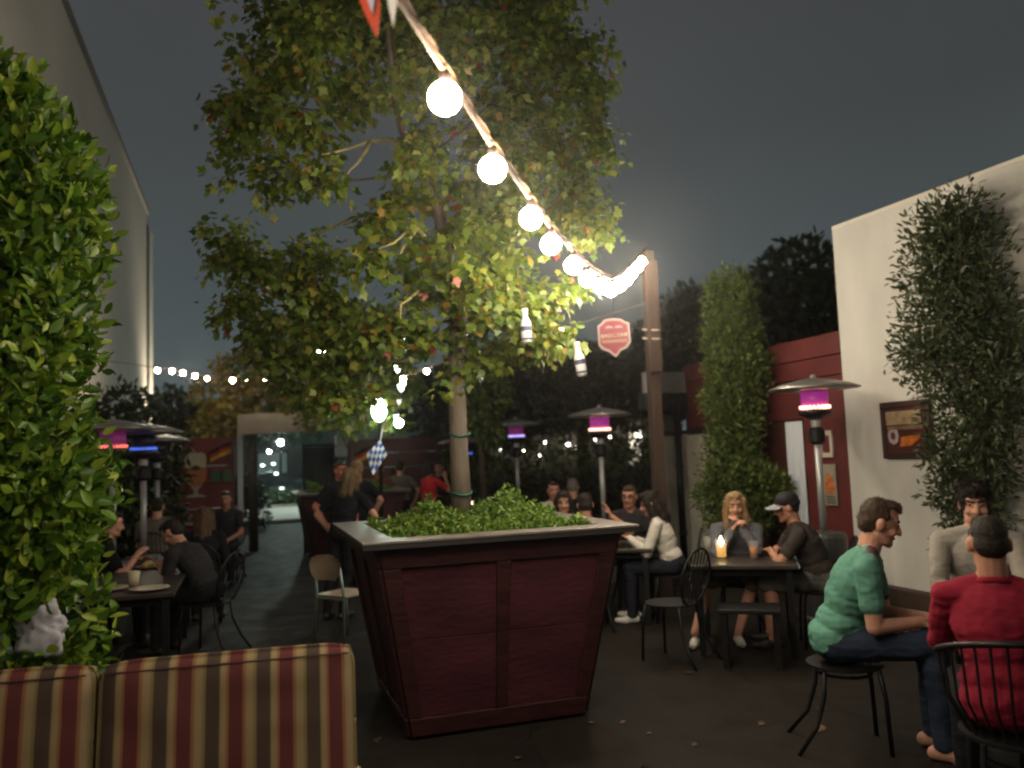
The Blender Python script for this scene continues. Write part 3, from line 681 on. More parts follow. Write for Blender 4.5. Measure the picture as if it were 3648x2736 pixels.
for (x, y, z, r) in [(1.31, 7.50, 2.0, .042), (1.36, 7.46, 2.77, .022), (1.35, 7.46, 2.36, .026), (1.31, 7.46, 2.52, .024)]:
    part('bulb', MB().ball((x, y-.06, z), r, 10, 7), M_COOL, t, smooth=True)
t = thing('lozenge_flag', 'blue and white lozenge flag hanging by one corner in front of the far planter', 'flag', (1.13, 7.64, 1.7), R(-8))
A, B_, C_, D_ = Vector((.04, 0, .16)), Vector((-.092, .01, .03)), Vector((-.035, 0, -.165)), Vector((.098, -.01, .02))
fm = [mat('flag white', (.74, .74, .74), .8), mat('flag blue', (.035, .12, .42), .8)]
nn = 5
for k in (0, 1):
    mb = MB()
    for i in range(nn):
        for j in range(nn):
            if (i+j) % 2 == k:
                def q(a, c): return A+(B_-A)*(a/nn)+(D_-A)*(c/nn)+((C_-A)-(B_-A)-(D_-A))*(a*c/nn/nn)+Vector((0, .01*math.sin(a*1.1+c), 0))
                f4 = [q(i, j), q(i+1, j), q(i+1, j+1), q(i, j+1)]
                mb.add(f4, [(0, 1, 2, 3)])
    part('lozenge_cloth', mb, fm[k], t)
part('cord', MB().tube([(.04, 0, .16), (.06, 0, .26), (.10, -.05, .33)], .007, 6), mat('pale cord', (.5, .48, .45), .8), t)

# far string lights
t = thing('far_light_string', 'row of small bulbs strung from the tall building across to the far tree', 'string lights')
fp = [(-1.9,15.55,3.44),(-1.47,15.41,3.36),(-1.23,15.33,3.34),(-1.05,15.28,3.30),(-0.85,15.22,3.24),(-0.65,15.16,3.19),(-0.23,15.02,3.14),(-0.02,14.96,3.16),(0.29,14.86,3.09),(0.52,14.79,3.08),(1.0,14.62,3.05),(1.42,14.50,3.10),(1.75,14.2,3.2)]
part('cord', MB().tube([(-2.58, 15.7, 3.6)]+[(x, y, z+.05) for x, y, z in fp], .006, 5), M_WIRE, t)
for i, p_ in enumerate(fp[1:12]): 
    if i != 9: part('bulb', MB().ball(p_, .038 if i in (0, 1, 2, 3, 5) else .03, 10, 7), M_FARBULB, t, smooth=True)

# twinkling light points strung in the tree (cool ones behind the crown)
t = thing('small_light_string', 'thin string of small white bulbs running behind the tree trunk', 'string lights')
tw = [(1.6,14.0,2.95),(1.62, 8.9, 2.57), (1.86, 8.8, 2.64), (2.9, 8.5, 3.0), (3.32, 8.42, 3.05), (4.38, 8.45, 3.35)]
part('cord', MB().tube(tw, .005, 5), M_WIRE, t)
for p_ in [(1.62, 8.85, 2.54), (1.86, 8.75, 2.61), (2.72, 8.5, 3.05), (2.9, 8.45, 2.97), (3.3, 8.4, 3.03)]: part('bulb', MB().ball(p_, .028, 10, 7), M_FARBULB, t, smooth=True)

# greenish lantern among the leaves
t = thing('globe_lantern', 'bright greenish white globe lantern glowing among leaves above the far planter', 'lantern', (1.90, 12.45, 0))
part('pole', MB().tube([(0, 0, 0), (0, 0, 2.25)], .03, 8), M_BLACK, t)
part('globe', MB().ball((0, 0, 2.42), (.11, .11, .17), 14, 10), emit('lantern globe', (.82, 1.0, .90), 40), t, smooth=True)
part('cap', MB().lathe([(.03, 2.59), (.10, 2.575), (.03, 2.64)], 12), M_BLACK, t)

# ---------------------------------------------------------------- other plants
def plant(name, label, cat, blobs, n, kind, sz, m, trunk=None, group=None, singles=0, single_mat=None, droop=-.2, upv=.6, twigs=0, shell=.6, leafname='leaf', outb=.9):
    t = thing(name, label, cat, group=group)
    if trunk: part('trunk', MB().tube(trunk[0], trunk[1], 8), M_DARKBARK, t, smooth=True)
    P, u = blob_points(blobs, n, shell)
    P[:, 2] = np.maximum(P[:, 2], .05)
    d = u*outb+rng.normal(size=(n, 3))*.55+np.array([0, 0, droop])
    up = u*.5+rng.normal(size=(n, 3))*.5+np.array([0, 0, upv])
    foliage(t, 'crown', P, d, up, sz[0]+(sz[1]-sz[0])*rng.random(n), kind, m, rng.random(n), singles, single_mat, leafname)
    if twigs:
        mb = MB()
        for k in range(twigs):
            b_ = blobs[k % len(blobs)]; c = Vector(b_[:3]); e_ = c+Vector((random.uniform(-1, 1)*b_[3], random.uniform(-1, 1)*b_[4], random.uniform(-.5, 1)*b_[-1]))
            s_ = Vector((trunk[0][0][0], trunk[0][0][1], max(.3, c.z-.5))) if trunk else c-Vector((0, 0, b_[-1]))
            mb.tube([s_, (s_+e_)/2+Vector((0, 0, .05)), e_], [.012, .008, .003], 5)
        part('twigs', mb, M_DARKBARK, t, kind='stuff')
    return t

# near left hedge
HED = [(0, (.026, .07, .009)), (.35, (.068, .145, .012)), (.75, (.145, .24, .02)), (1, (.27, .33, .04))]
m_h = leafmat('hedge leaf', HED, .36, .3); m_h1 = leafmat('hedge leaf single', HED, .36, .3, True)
def near_hedge():
    t = thing('tall_hedge', 'tall glossy leaved hedge at the left edge behind the striped cushions', 'hedge')
    # outline: half width and height of the right side, sheared towards the left at the top
    zs = np.array([.45, .9, 1.05, 1.25, 1.6, 1.85, 2.1, 2.35, 2.6, 2.85, 3.1, 3.3, 3.45, 3.62])
    xr = np.array([-.68, -.66, -.65, -.67, -.64, -.68, -.76, -.72, -.67, -.66, -.68, -.74, -.86, -1.10])
    n = 25000
    z = .42+3.2*rng.random(n)**.95
    xe = np.interp(z, zs, xr)+.03*np.sin(z*9)
    side = rng.random(n)
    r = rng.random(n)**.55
    a = rng.random(n)*2*PI
    cx, cy = (xe-1.95)/2, 4.42
    hw = (xe+1.95)/2
    P = np.stack([cx+hw*np.sign(np.cos(a))*np.abs(np.cos(a))**.6*r, cy+.42*np.sign(np.sin(a))*np.abs(np.sin(a))**.6*r, z], 1)
    P += rng.normal(size=(n, 3))*.03
    hole = (np.hypot((P[:, 0]+.86)/.13, (P[:, 2]-.99)/.12) < 1) & (rng.random(n) < .85)
    P = P[~hole]; a = a[~hole]; r = r[~hole]; n = len(P)
    u = np.stack([np.cos(a), np.sin(a), np.where(P[:, 2] > 3.2, .9, .1)], 1)
    d = u*.5+rng.normal(size=(n, 3))*.62+np.array([0, 0, .42])
    up = u*.8+rng.normal(size=(n, 3))*.55+np.array([0, 0, .3])
    foliage(t, 'foliage', P, d, up, .046+.058*rng.random(n)**.9, 'oval', m_h, rng.random(n)*np.clip(.35+r, 0, 1), 300, m_h1)  # inner leaves tinted darker, putting the hedge's inner shade into colour
    mb = MB()
    for k in range(34):
        x, y = random.uniform(-1.75, -.98), random.uniform(4.28, 4.62); 
        p0 = Vector((x, y, .45)); pts = [p0]
        for j in range(6): pts.append(pts[-1]+Vector((random.uniform(-.09, .09), random.uniform(-.07, .07), random.uniform(.32, .44))))
        mb.tube(pts, [.012-.0014*j for j in range(7)], 5)
    part('twigs', mb, M_DARKBARK, t, kind='stuff')
near_hedge()
t = thing('hedge_trough', 'long dark trough the tall hedge grows from', 'planter', (-1.3, 4.42, 0))
part('trough', MB().box((0, 0, .24), (1.5, .7, .48)), M_DARKWOOD, t, bev=.01)
part('soil', MB().box((0, 0, .485), (1.4, .6, .02)), M_SOIL, t)
# crumpled white cloth at its foot
o = MB().ball((0, 0, 0), (.105, .05, .105), 40, 26)
vs = [Vector(v) for v in o.v]
o.v = [tuple(v*(.95+.5*noise.noise(v*11)+.45*abs(noise.noise(v*24))+.12*noise.noise(v*60))) for v in vs]
t = put('crumpled_cloth', o.mesh('crumpled_cloth', mat('greyish white cloth', (.34, .34, .38), .8, 0, .1, 20), True), None, (-.86, 4.14, .99))
t.rotation_euler = (0, R(35), 0); tag(t, 'crumpled greyish white cloth showing through the foot of the hedge', 'cloth')
o = MB().ball((0, 0, 0), (.10, .05, .14), 18, 12)
o.v = [tuple(Vector(v)*(1+.4*noise.noise(Vector(v)*11+Vector((5, 1, 2))))) for v in o.v]
t = put('crumpled_cloth', o.mesh('crumpled_cloth', mat('bluish cloth', (.16, .27, .30), .8, 0, .1, 20), True), None, (-1.10, 4.28, .86)); tag(t, 'crumpled bluish cloth at the left end of the hedge foot', 'cloth')

DK = [(0, (.016, .026, .010)), (.6, (.034, .050, .016)), (1, (.06, .075, .024))]
DKB = [(0, (.020, .020, .012)), (.6, (.040, .040, .020)), (1, (.06, .055, .03))]
m_dk = leafmat('dark leaf', DK, .5, .2); m_dkb = leafmat('brownish dark leaf', DKB, .55, .2)
OLV = [(0, (.042, .072, .016)), (.5, (.085, .128, .024)), (1, (.155, .19, .04))]
m_ol = leafmat('olive leaf', OLV, .5, .3)
YEL = [(0, (.09, .11, .015)), (.5, (.20, .17, .025)), (.9, (.30, .20, .03)), (1, (.40, .15, .03))]
m_ye = leafmat('yellow leaf', YEL, .5, .35)

# climbing shrub on the cream wall
plant('wall_shrub', 'tall dark clipped shrub trained against the cream wall', 'shrub',
      [(5.69, 5.46, 3.45, 0.24, 0.32, 0.29), (5.69, 5.30, 3.50, 0.24, 0.32, 0.27), (5.69, 5.56, 3.10, 0.26, 0.41, 0.37), (5.69, 5.24, 3.10, 0.26, 0.39, 0.43), (5.67, 5.56, 2.66, 0.29, 0.46, 0.34), (5.69, 5.18, 2.62, 0.26, 0.44, 0.37), (5.69, 5.82, 2.42, 0.24, 0.27, 0.24),
       (5.69, 5.46, 2.25, 0.26, 0.46, 0.30), (5.69, 5.00, 2.20, 0.22, 0.32, 0.37), (5.69, 5.49, 1.85, 0.26, 0.34, 0.30), (5.69, 5.09, 1.80, 0.24, 0.30, 0.30), (5.69, 5.52, 1.50, 0.26, 0.32, 0.27), (5.69, 5.24, 1.45, 0.24, 0.30, 0.24), (5.69, 5.39, 1.10, 0.22, 0.32, 0.30), (5.71, 5.59, 1.20, 0.22, 0.27, 0.17), (5.69, 5.34, 0.75, 0.22, 0.37, 0.24)],
      12000, 'lance', (.05, .085), leafmat('grey green leaf', [(0, (.028, .042, .018)), (.6, (.06, .08, .034)), (1, (.11, .13, .06))], .45, .25), ([(5.71, 5.36, 0), (5.71, 5.39, .8), (5.73, 5.32, 2), (5.73, 5.39, 3.3)], [.05, .045, .035, .012]), twigs=34, droop=.1, shell=.75)
plant('column_shrub', 'tall column shaped shrub in front of the red fronted shed', 'shrub',
      [(5.57, 8.56, 3.45, 0.31, 0.31, 0.36), (5.57, 8.60, 3.00, 0.35, 0.36, 0.39), (5.59, 8.54, 2.60, 0.37, 0.38, 0.34), (5.57, 8.64, 2.25, 0.36, 0.38, 0.34), (5.55, 8.60, 1.90, 0.33, 0.34, 0.28), (5.53, 8.64, 1.60, 0.33, 0.34, 0.22), (5.50, 8.49, 1.35, 0.40, 0.40, 0.20), (5.45, 8.64, 1.10, 0.42, 0.40, 0.22), (5.65, 8.24, 1.20, 0.31, 0.29, 0.22), (5.50, 8.54, 0.80, 0.40, 0.34, 0.22)],
      22000, 'lance', (.045, .08), m_ol, ([(5.57, 8.56, 0), (5.57, 8.56, 1.5), (5.57, 8.56, 3.3)], [.05, .04, .012]), twigs=20, droop=.15, shell=.6)
# back boundary planting
plant('back_hedge', 'dark ragged boundary hedge behind the patio heaters', 'hedge',
      [(3.7+k*.62+random.uniform(-.1, .1), 13.95+random.uniform(-.2, .2), z, .42, .4, .32) for k in range(6) for z in (.5, 1.0, 2.35, 2.75, 3.1)], 13000, 'small', (.09, .16), m_dkb, twigs=40)
plant('back_hedge', 'sparse see-through middle of the boundary hedge with lights shining behind', 'hedge',
      [(3.6+k*.55, 14.3, z, .36, .3, .22) for k in range(8) for z in (1.45, 1.8)]+[(6.6, 14.2, 1.75, .3, .3, .3), (7.1, 14.2, 1.7, .35, .3, .35)], 2600, 'small', (.08, .14), m_ol, twigs=40)
plant('small_tree', 'yellow green small tree just right of the planted trunk', 'tree',
      [(3.30, 12.0, 2.95, .34, .3, .3), (3.45, 12.0, 2.6, .38, .3, .32), (3.25, 12.05, 2.3, .3, .3, .28), (3.5, 12.1, 2.05, .24, .25, .2)], 1500, 'oval', (.09, .15), m_ol, ([(3.4, 12.1, 0), (3.38, 12.1, 2.0), (3.38, 12.1, 2.9)], [.05, .04, .015]))
for i, (x, y, z, r, h, lab) in enumerate([(4.6, 16.4, 3.0, 1.9, 1.0, 'dark tree behind the boundary hedge, nearest the planted tree'), (7.0, 16.8, 3.2, 1.5, .9, 'dark tree behind the boundary hedge, behind the wooden pole'),
        (11.3, 15.0, 4.5, 2.2, 1.9, 'big black tree rising behind the red fascia'), (10.2, 17.6, 4.2, 1.9, 1.6, 'black tree left of the biggest one, behind the column shrub')]):
    plant('dark_tree', lab, 'tree', [(x, y, z, r*.6, r*.6, h*.6), (x-r*.5, y, z-h*.2, r*.5, r*.5, h*.5), (x+r*.5, y, z-h*.15, r*.55, r*.5, h*.5), (x, y, z-h*.6, r*.75, r*.6, h*.5), (x+r*.15, y, z+h*.45, r*.45, r*.45, h*.4)], 7000, 'small', (.16, .30), m_dkb if i < 2 else m_dk, ([(x, y, 0), (x, y, z-h*.3), (x, y, z+h*.2)], [.16, .12, .04]), twigs=8, group='dark trees beyond the patio')
plant('side_hedge', 'dark hedge along the tall building behind the left heaters', 'hedge',
      [(-2.3+k*.36, 13.9+.1*(k % 2), z, .32, .3, .32) for k in range(4) for z in (.4, .95, 1.5, 1.95)], 6000, 'small', (.09, .16), m_dk)
plant('far_tree', 'yellowish tree lit by the far string lights beyond the red wall', 'tree',
      [(-.1, 16.9, 3.5, .55, .5, .35), (.45, 16.8, 3.2, .55, .5, .3), (-.55, 17.0, 3.05, .5, .45, .35), (.1, 16.7, 2.75, .7, .5, .35), (-.5, 16.9, 2.45, .5, .5, .3), (.9, 16.8, 2.85, .45, .45, .35), (.25, 16.9, 3.85, .35, .35, .22)], 3600, 'oval', (.10, .17), m_ye, ([(.1, 17, 0), (.1, 17, 2.2), (.1, 17, 3.4)], [.09, .07, .03]), twigs=14)
plant('far_tree', 'dark round tree between the tall building and the yellowish tree', 'tree',
      [(-1.5, 18.4, 2.9, .55, .5, .45), (-1.1, 18.3, 2.5, .6, .5, .45), (-1.9, 18.3, 2.4, .5, .5, .5)], 1600, 'small', (.14, .22), m_dk, ([(-1.4, 18.4, 0), (-1.4, 18.4, 2.6)], [.08, .04]))
plant('wall_bush', 'dark bush at the foot of the tall plaster building', 'bush',
      [(-1.75, 13.1, 2.6, .42, .35, .30), (-1.9, 13.0, 2.2, .5, .4, .35), (-1.6, 12.9, 1.8, .5, .4, .4), (-1.9, 12.4, 1.3, .5, .5, .5), (-1.5, 13.0, 1.2, .4, .5, .5), (-1.75, 12.6, .6, .5, .6, .5)], 3200, 'small', (.10, .17), m_dk)
# second tree
plant('planted_tree', 'slim tree growing from the far planter with leaves lit by lanterns', 'tree',
      [(1.2, 13.4, 3.9, .6, .6, .4), (1.9, 13.3, 3.8, .6, .6, .4), (.8, 13.5, 3.3, .5, .5, .35), (1.35, 13.1, 3.1, .5, .5, .3), (2.1, 13.2, 3.2, .5, .5, .35), (.9, 13.2, 2.65, .45, .4, .26), (1.35, 13.0, 2.55, .4, .35, .2), (2.0, 12.85, 2.55, .38, .3, .22), (2.3, 13.0, 2.85, .4, .4, .3), (1.55, 12.9, 2.15, .22, .2, .14), (2.1, 12.6, 2.2, .3, .2, .14), (1.0, 12.9, 2.3, .3, .3, .15)],
      3400, 'maple', (.08, .13), m_maple, ([(1.56, 13.35, 1.1), (1.58, 13.3, 2.4), (1.5, 13.3, 3.0), (1.4, 13.35, 3.8)], [.06, .05, .04, .012]), twigs=20)
o = bpy.data.objects['planted_tree.001']
for ch in o.children:
    if ch.name.startswith('trunk'): ch.data.materials[0] = M_BARK
    
plant('street_bush', 'low grey green bush on the pavement edge beyond the gate', 'bush', [(.9+k*.7, 31.4, .35, .5, .4, .38) for k in range(3)], 1500, 'small', (.10, .18), leafmat('street bush leaf', [(0, (.06, .09, .05)), (1, (.14, .19, .09))], .6, .2))
plant('street_bush', 'bushy green shrub just outside the gate post', 'bush', [(.05, 22.5, .5, .5, .4, .5), (.0, 22.5, 1.0, .35, .4, .4)], 1100, 'small', (.10, .18), m_dk)
plant('street_tree', 'green lit tree across the street seen through the gate', 'tree', [(-1.2, 40, 3.4, 1.6, 1.2, 1.1), (.4, 41, 3.7, 1.5, 1.2, 1.0), (2.2, 40.5, 3.5, 1.3, 1.1, .9)], 2600, 'small', (.2, .4), leafmat('street tree leaf', [(0, (.03, .08, .03)), (1, (.07, .16, .05))], .5, .3), ([(0, 40.5, 0), (0, 40.5, 3)], [.15, .1]))

# lit shop front far behind the boundary hedge
b = thing('lit_shop', 'shop front with bright lamps glimpsed through the boundary hedge', 'building', (8.4, 20.5, 0), R(-8))
part('wall', MB().box((0, .6, 1.4), (6, 1, 2.8)), mat('shop wall', (.10, .085, .06), .8), b)
part('window', MB().box((1.62, .07, 1.72), (.36, .06, .95)), emit('shop window', (1, .86, .66), .9), b)
for k, (x, z, r) in enumerate([(-.9, 1.95, .05), (-.3, 1.88, .06), (-.15, 1.80, .05), (.45, 1.95, .06), (.85, 2.02, .05), (1.55, 2.22, .07), (1.68, 2.05, .09), (1.6, 1.88, .06), (-1.5, 1.75, .04), (-2.1, 1.8, .05), (-1.1, 1.62, .05), (.2, 1.7, .05), (.0, 2.02, .03)]):
    part('lamp', MB().ball((x, -.15, z), r*.7, 10, 7), emit('shop lamp', (1, .95, .88), 30), b, smooth=True)

# fallen leaves
n = 20
P = np.stack([rng.random(n)*7-1.5, rng.random(n)*6+2.8, np.full(n, .012)], 1)
P[:8] = [(2.2, 4.8, .012), (2.25, 4.55, .012), (2.95, 4.45, .012), (3.2, 4.2, .012), (3.1, 5.6, .012), (2.4, 4.3, .012), (3.4, 4.5, .012), (2.0, 4.1, .012)]
d = rng.normal(size=(n, 3)); d[:, 2] = 0
up = rng.normal(size=(n, 3))*.2; up[:, 2] = 1
o = put('fallen_leaves', leaf_mesh('fallen_leaves', P, frames(d, up), .035+.04*rng.random(n), 'maple', leafmat('dry leaf', [(0, (.05, .03, .015)), (1, (.13, .06, .022))], .7, .1), rng.random(n)))
tag(o, 'dry leaves scattered on the dark ground', 'leaves', kind='stuff')

# ---------------------------------------------------------------- patio heaters
def heater():
    t = thing('patio_heater', 'patio heater glowing pink in front of the red post', 'patio heater', (5.25, 6.72, 0), 0, 'mushroom shaped patio heaters')
    part('base', MB().lathe([(.24, 0), (.24, .03), (.21, .05), (.21, .78), (.19, .82), (.05, .84)], 24), mat('heater base', (.10, .10, .10), .4, .5), t, smooth=False)
    part('pole', MB().tube([(0, 0, .84), (0, 0, 1.66)], .033, 12), M_GALV, t, smooth=True)
    part('valve_box', MB().lathe([(.04, 1.66), (.075, 1.69), (.08, 1.80), (.05, 1.83)], 14), M_BLACK, t)
    part('collar', MB().lathe([(.045, 1.832), (.05, 1.89), (.035, 1.90)], 14), M_GALV, t)
    part('burner_bowl', MB().lathe([(.05, 1.90), (.15, 1.95), (.165, 1.985), (.12, 2.0)], 20), mat('bowl dark', (.03, .026, .03), .35, .6), t, smooth=True)
    bz = part('burner_screen', MB().lathe([(.125, 2.03), (.13, 2.17)], 24), emit('hot screen', (.60, .05, .42), .34), t, smooth=True)
    mb = MB()
    for k in range(22):
        a = 2*PI*k/22; mb.box((.134*math.cos(a), .134*math.sin(a), 2.022), (.02, .02, .028), Matrix.Rotation(a, 3, 'Z'))
    part('flame_ring', mb, emit('flame', (1.0, .42, .28), 5), t)
    part('reflector', MB().lathe([(.10, 2.172), (.425, 2.195), (.43, 2.205), (.33, 2.245), (.16, 2.285), (.05, 2.305), (.0, 2.306)], 32), mat('dull reflector', (.32, .30, .27), .35, .7, .2, 4), t, smooth=True)
    part('finial', MB().lathe([(.02, 2.304), (.03, 2.325), (.012, 2.34)], 10), M_GALV, t)
    return t
h0 = heater()
h1 = dup(h0, (4.42, 10.0, -.06), .5, 'patio heater glowing pink in front of the boundary hedge under the shield sign')
h2 = dup(h0, (4.30, 13.2, -.04), 1.2, 'patio heater with a dim purple screen farther back beside the boundary hedge')
h3 = dup(h0, (-1.12, 10.2, -.12), .2, 'patio heater with a dark screen and blue flame at the left tables')
h4 = dup(h0, (-1.2, 12.5, -.15), 2.2, 'unlit patio heater behind the blue flamed one')
h5 = dup(h0, (-1.72, 8.3, -.05), 2.9, 'patio heater glowing pink half hidden by the tall hedge')
h6 = dup(h0, (3.36, 13.1, -.30), 1.9, 'patio heater mostly hidden behind the planted tree trunk')
h7 = dup(h0, (-1.35, 9.6, -.10), 1.1, 'patio heater glowing red right at the edge of the tall hedge')
dim = emit('dim screen', (.30, .03, .20), .22); dark = mat('dark screen', (.02, .016, .03), .4, .3); blue = emit('blue flame', (.10, .22, 1.0), .7); dimf = emit('dim flame', (.5, .4, 1), 1.6)
for h, a, b_ in ((h5, dim, dimf), (h7, dim, emit('red flame', (1, .2, .15), 1.2)), (h2, dim, dimf), (h3, dark, blue), (h4, dark, dark), (h6, dark, blue)):
    for ch in h.children:
        if ch.name.startswith('burner_screen') or ch.name.startswith('flame_ring'):
            ch.data = ch.data.copy(); ch.data.materials[0] = a if ch.name.startswith('burner') else b_

# ---------------------------------------------------------------- furniture
def bistro_chair(label, loc, phi):
    t = thing('bistro_chair', label, 'chair', loc, R(-phi), 'black iron bistro chairs')
    part('seat', MB().lathe([(.19, .435), (.205, .44), (.205, .452), (.17, .456)], 24), M_BLACK, t)
    for s in (-1, 1):
        part('leg', MB().tube([(s*.14, .15, .44), (s*.155, .17, .3), (s*.165, .18, 0)], .012, 7), M_BLACK, t, smooth=True)
        part('leg', MB().tube([(s*.13, -.15, .44), (s*.14, -.17, .28), (s*.17, -.24, .12), (s*.20, -.32, 0)], .012, 7), M_BLACK, t, smooth=True)
    hoop = [(.20*math.sin(a)*1.05, -.19-.10*max(0, math.cos(a)*.5+.5), .665+.225*math.cos(a)) for a in np.linspace(-PI*.86, PI*.86, 19)]
    part('back_hoop', MB().tube(hoop, .011, 7), M_BLACK, t, smooth=True)
    for k in range(7):
        x = -.15+k*.05; top = .665+.225*math.sqrt(max(0, 1-(x/.21)**2)); yb = -.19-.10*((top-.665)/.225*.5+.5)
        part('back_rod', MB().tube([(x*.8, -.18, .452), (x, -.215, .60), (x, yb, top)], .0055, 5), M_BLACK, t)
    return t
def stool(label, loc, phi):
    t = thing('bistro_stool', label, 'stool', loc, R(-phi))
    part('seat', MB().lathe([(.19, .435), (.205, .44), (.205, .452), (.17, .456)], 24), M_BLACK, t)
    for s in (-1, 1):
        part('leg', MB().tube([(s*.14, .15, .44), (s*.155, .17, .3), (s*.165, .18, 0)], .013, 7), M_BLACK, t, smooth=True)
        part('leg', MB().tube([(s*.13, -.13, .44), (s*.135, -.14, .30), (s*.15, -.19, .14), (s*.19, -.30, 0)], .012, 7), M_BLACK, t, smooth=True)
    part('ring', MB().tube([(.145*math.cos(a), .145*math.sin(a), .40) for a in np.linspace(0, 2*PI, 21)], .009, 6), M_BLACK, t, smooth=True)
stool('black iron stool with splayed legs under the man in the teal shirt', (3.17, 3.96, 0), 118)
bc = bistro_chair('black bistro chair under the man in the white shirt by the cream wall', (4.21, 3.98, 0), 222)
def spoke_chair(label, loc, phi):
    t = thing('spoked_armchair', label, 'chair', loc, R(-phi))
    part('seat', MB().lathe([(.22, .43), (.235, .436), (.235, .452), (.2, .457)], 26), M_BLACK, t)
    for s in (-1, 1):
        part('leg', MB().tube([(s*.17, .17, .44), (s*.19, .20, 0)], .014, 7), M_BLACK, t)
        part('leg', MB().tube([(s*.16, -.17, .44), (s*.18, -.20, .2), (s*.22, -.30, 0)], .014, 7), M_BLACK, t)
    rail = [(.29*math.sin(a), .05-.31*math.cos(a), .86-.10*(1-math.cos(a))) for a in np.linspace(-1.55, 1.55, 21)]
    part('top_rail', MB().tube(rail, .014, 8), M_BLACK, t, smooth=True)
    for a in np.linspace(-1.45, 1.45, 15):
        part('spoke', MB().tube([(.20*math.sin(a), -.20*math.cos(a), .45), (.275*math.sin(a), .02-.27*math.cos(a), .60), (.29*math.sin(a), .05-.31*math.cos(a), .86-.10*(1-math.cos(a)))], .006, 5), M_BLACK, t)
    return t
spoke_chair('black iron chair with a curved spoked back under the man in the red shirt', (3.05, 2.74, 0), 40)
for lab, x, y, ph in [('black bistro chair under the blonde woman', 4.19, 6.57, 214), ('black bistro chair under the man in the black cap', 4.56, 5.90, 300),
        ('black bistro chair under the woman in the white sweater', 3.97, 7.36, 300), ('empty black bistro chair standing right of the near planter', 3.22, 6.05, 330), 
        ('black bistro chair under the man with glasses beside the white sweater', 3.96, 8.29, 200), ('black chair of the man in white behind the planter', 3.79, 10.19, 190), ('black chair of the woman with dark curls behind the planter', 3.29, 8.52, 200), ('black chair of the person seen from behind past the planter rim', 3.13, 7.5, 20),
        ('black chair of the grey haired person behind the planter', 4.32, 10.81, 30), ('black chair of the dark haired man below the purple heater', 2.78, 9.39, 70), ('black chair of the woman with glasses behind the trunk', 1.75, 8.67, 150), ('black chair of the bowed man at the left tables', -.36, 8.12, 300),
        ('black chair of the long haired woman at the left tables', -.47, 9.41, 5), ('black chair of the man in grey at the left heater', -1.11, 11.41, 5), ('black chair of the man below the beer glass sign', -.29, 12.90, 190), ('black chair of the man beside the tall hedge', -1.42, 8.7, 80)]:
    dup(bc, (x, y, 0), R(-ph), lab)
t = thing('low_stool', 'low dark wooden stool standing in front of the candle table', 'stool', (3.66, 5.62, 0), R(-34))
part('seat', MB().box((0, 0, .43), (.46, .32, .035)), M_BLACK, t, bev=.006)
for a in (-1, 1):
    for b_ in (-1, 1): part('leg', MB().box((a*.19, b_*.12, .206), (.045, .045, .412)), M_BLACK, t)
    part('rail', MB().box((a*.19, 0, .16), (.03, .2, .03)), M_BLACK, t)
def table(label, loc, phi, sx, sy, h=.73, m=None, round_=False):
    t = thing('cafe_table', label, 'table', loc, R(-phi))
    m = m or mat('dark table top', (.035, .028, .023), .4, 0, .3, 6)
    if round_: part('top', MB().lathe([(sx/2, h-.03), (sx/2, h)], 28), m, t)
    else: part('top', MB().box((0, 0, h-.018), (sx, sy, .036)), m, t, bev=.008)
    for a in (-1, 1):
        for b_ in (-1, 1): part('leg', MB().box((a*(sx/2-.07)*(.7 if round_ else 1), b_*(sy/2-.07)*(.7 if round_ else 1), (h-.036)/2), (.05, .05, h-.037)), M_BLACK, t)
    part('apron', MB().box((0, 0, h-.07), (sx-.22 if not round_ else sx*.6, sy-.22 if not round_ else sx*.6, .06)), M_BLACK, t)
    return t
table('dark square table with a candle before the blonde woman', (3.98, 6.15, 0), 34, .84, .84)
t = thing('cafe_table', 'small dark round pedestal table between the men in red, teal and white', 'table', (3.86, 3.44, 0))
part('top', MB().lathe([(.31, .70), (.315, .705), (.315, .73), (.30, .733)], 32), mat('dark table top', (.035, .028, .023), .4, 0, .3, 6), t)
part('column', MB().lathe([(.035, .02), (.03, .35), (.04, .699)], 14), M_BLACK, t, smooth=True)
part('foot', MB().lathe([(.22, 0), (.22, .015), (.05, .04)], 24), M_BLACK, t)
table('dark table with food before the woman in the white sweater', (3.52, 7.75, 0), 30, .8, .8)
table('dark round table behind the near planter', (2.98, 8.25, 0), 0, .7, .7, round_=True)
table('long dark table under the plates at the left', (-.92, 7.95, 0), 0, .76, 2.1)

def candle(label, loc, s=1.):
    t = thing('candle_glass', label, 'candle', loc, 0, 'candles in glasses')
    part('glass', MB().lathe([(.034*s, 0), (.038*s, .004), (.042*s, .135*s), (.040*s, .135*s), (.036*s, .008), (.0, .007)], 18), M_GLASS, t, smooth=True)
    part('wax', MB().lathe([(.033*s, .010), (.035*s, .085*s), (.0, .083*s)], 16), emit('glowing wax', (.95, .50, .12), .9), t, smooth=True)
    part('flame', MB().lathe([(.002, .086*s), (.017*s, .10*s), (.018*s, .118*s), (.002, .16*s)], 10), emit('candle flame', (1.0, .78, .42), 26), t, smooth=True)
candle('lit candle glass on the dark table before the blonde woman', (3.84, 6.26, .732), 1.15)
candle('lit candle glass on the back rim of the near planter', (1.68, 6.40, 1.217), .8)
t = thing('beer_glass', 'tall glass of amber beer beside the candle on the dark table', 'beer glass', (4.02, 6.05, .732))
part('glass', MB().lathe([(.030, 0), (.032, .004), (.040, .15), (.038, .15), (.029, .008), (.0, .007)], 18), M_GLASS, t, smooth=True)
part('beer', MB().lathe([(.027, .010), (.034, .10), (.0, .10)], 16), mat('amber beer', (.60, .22, .03), .2), t, smooth=True)
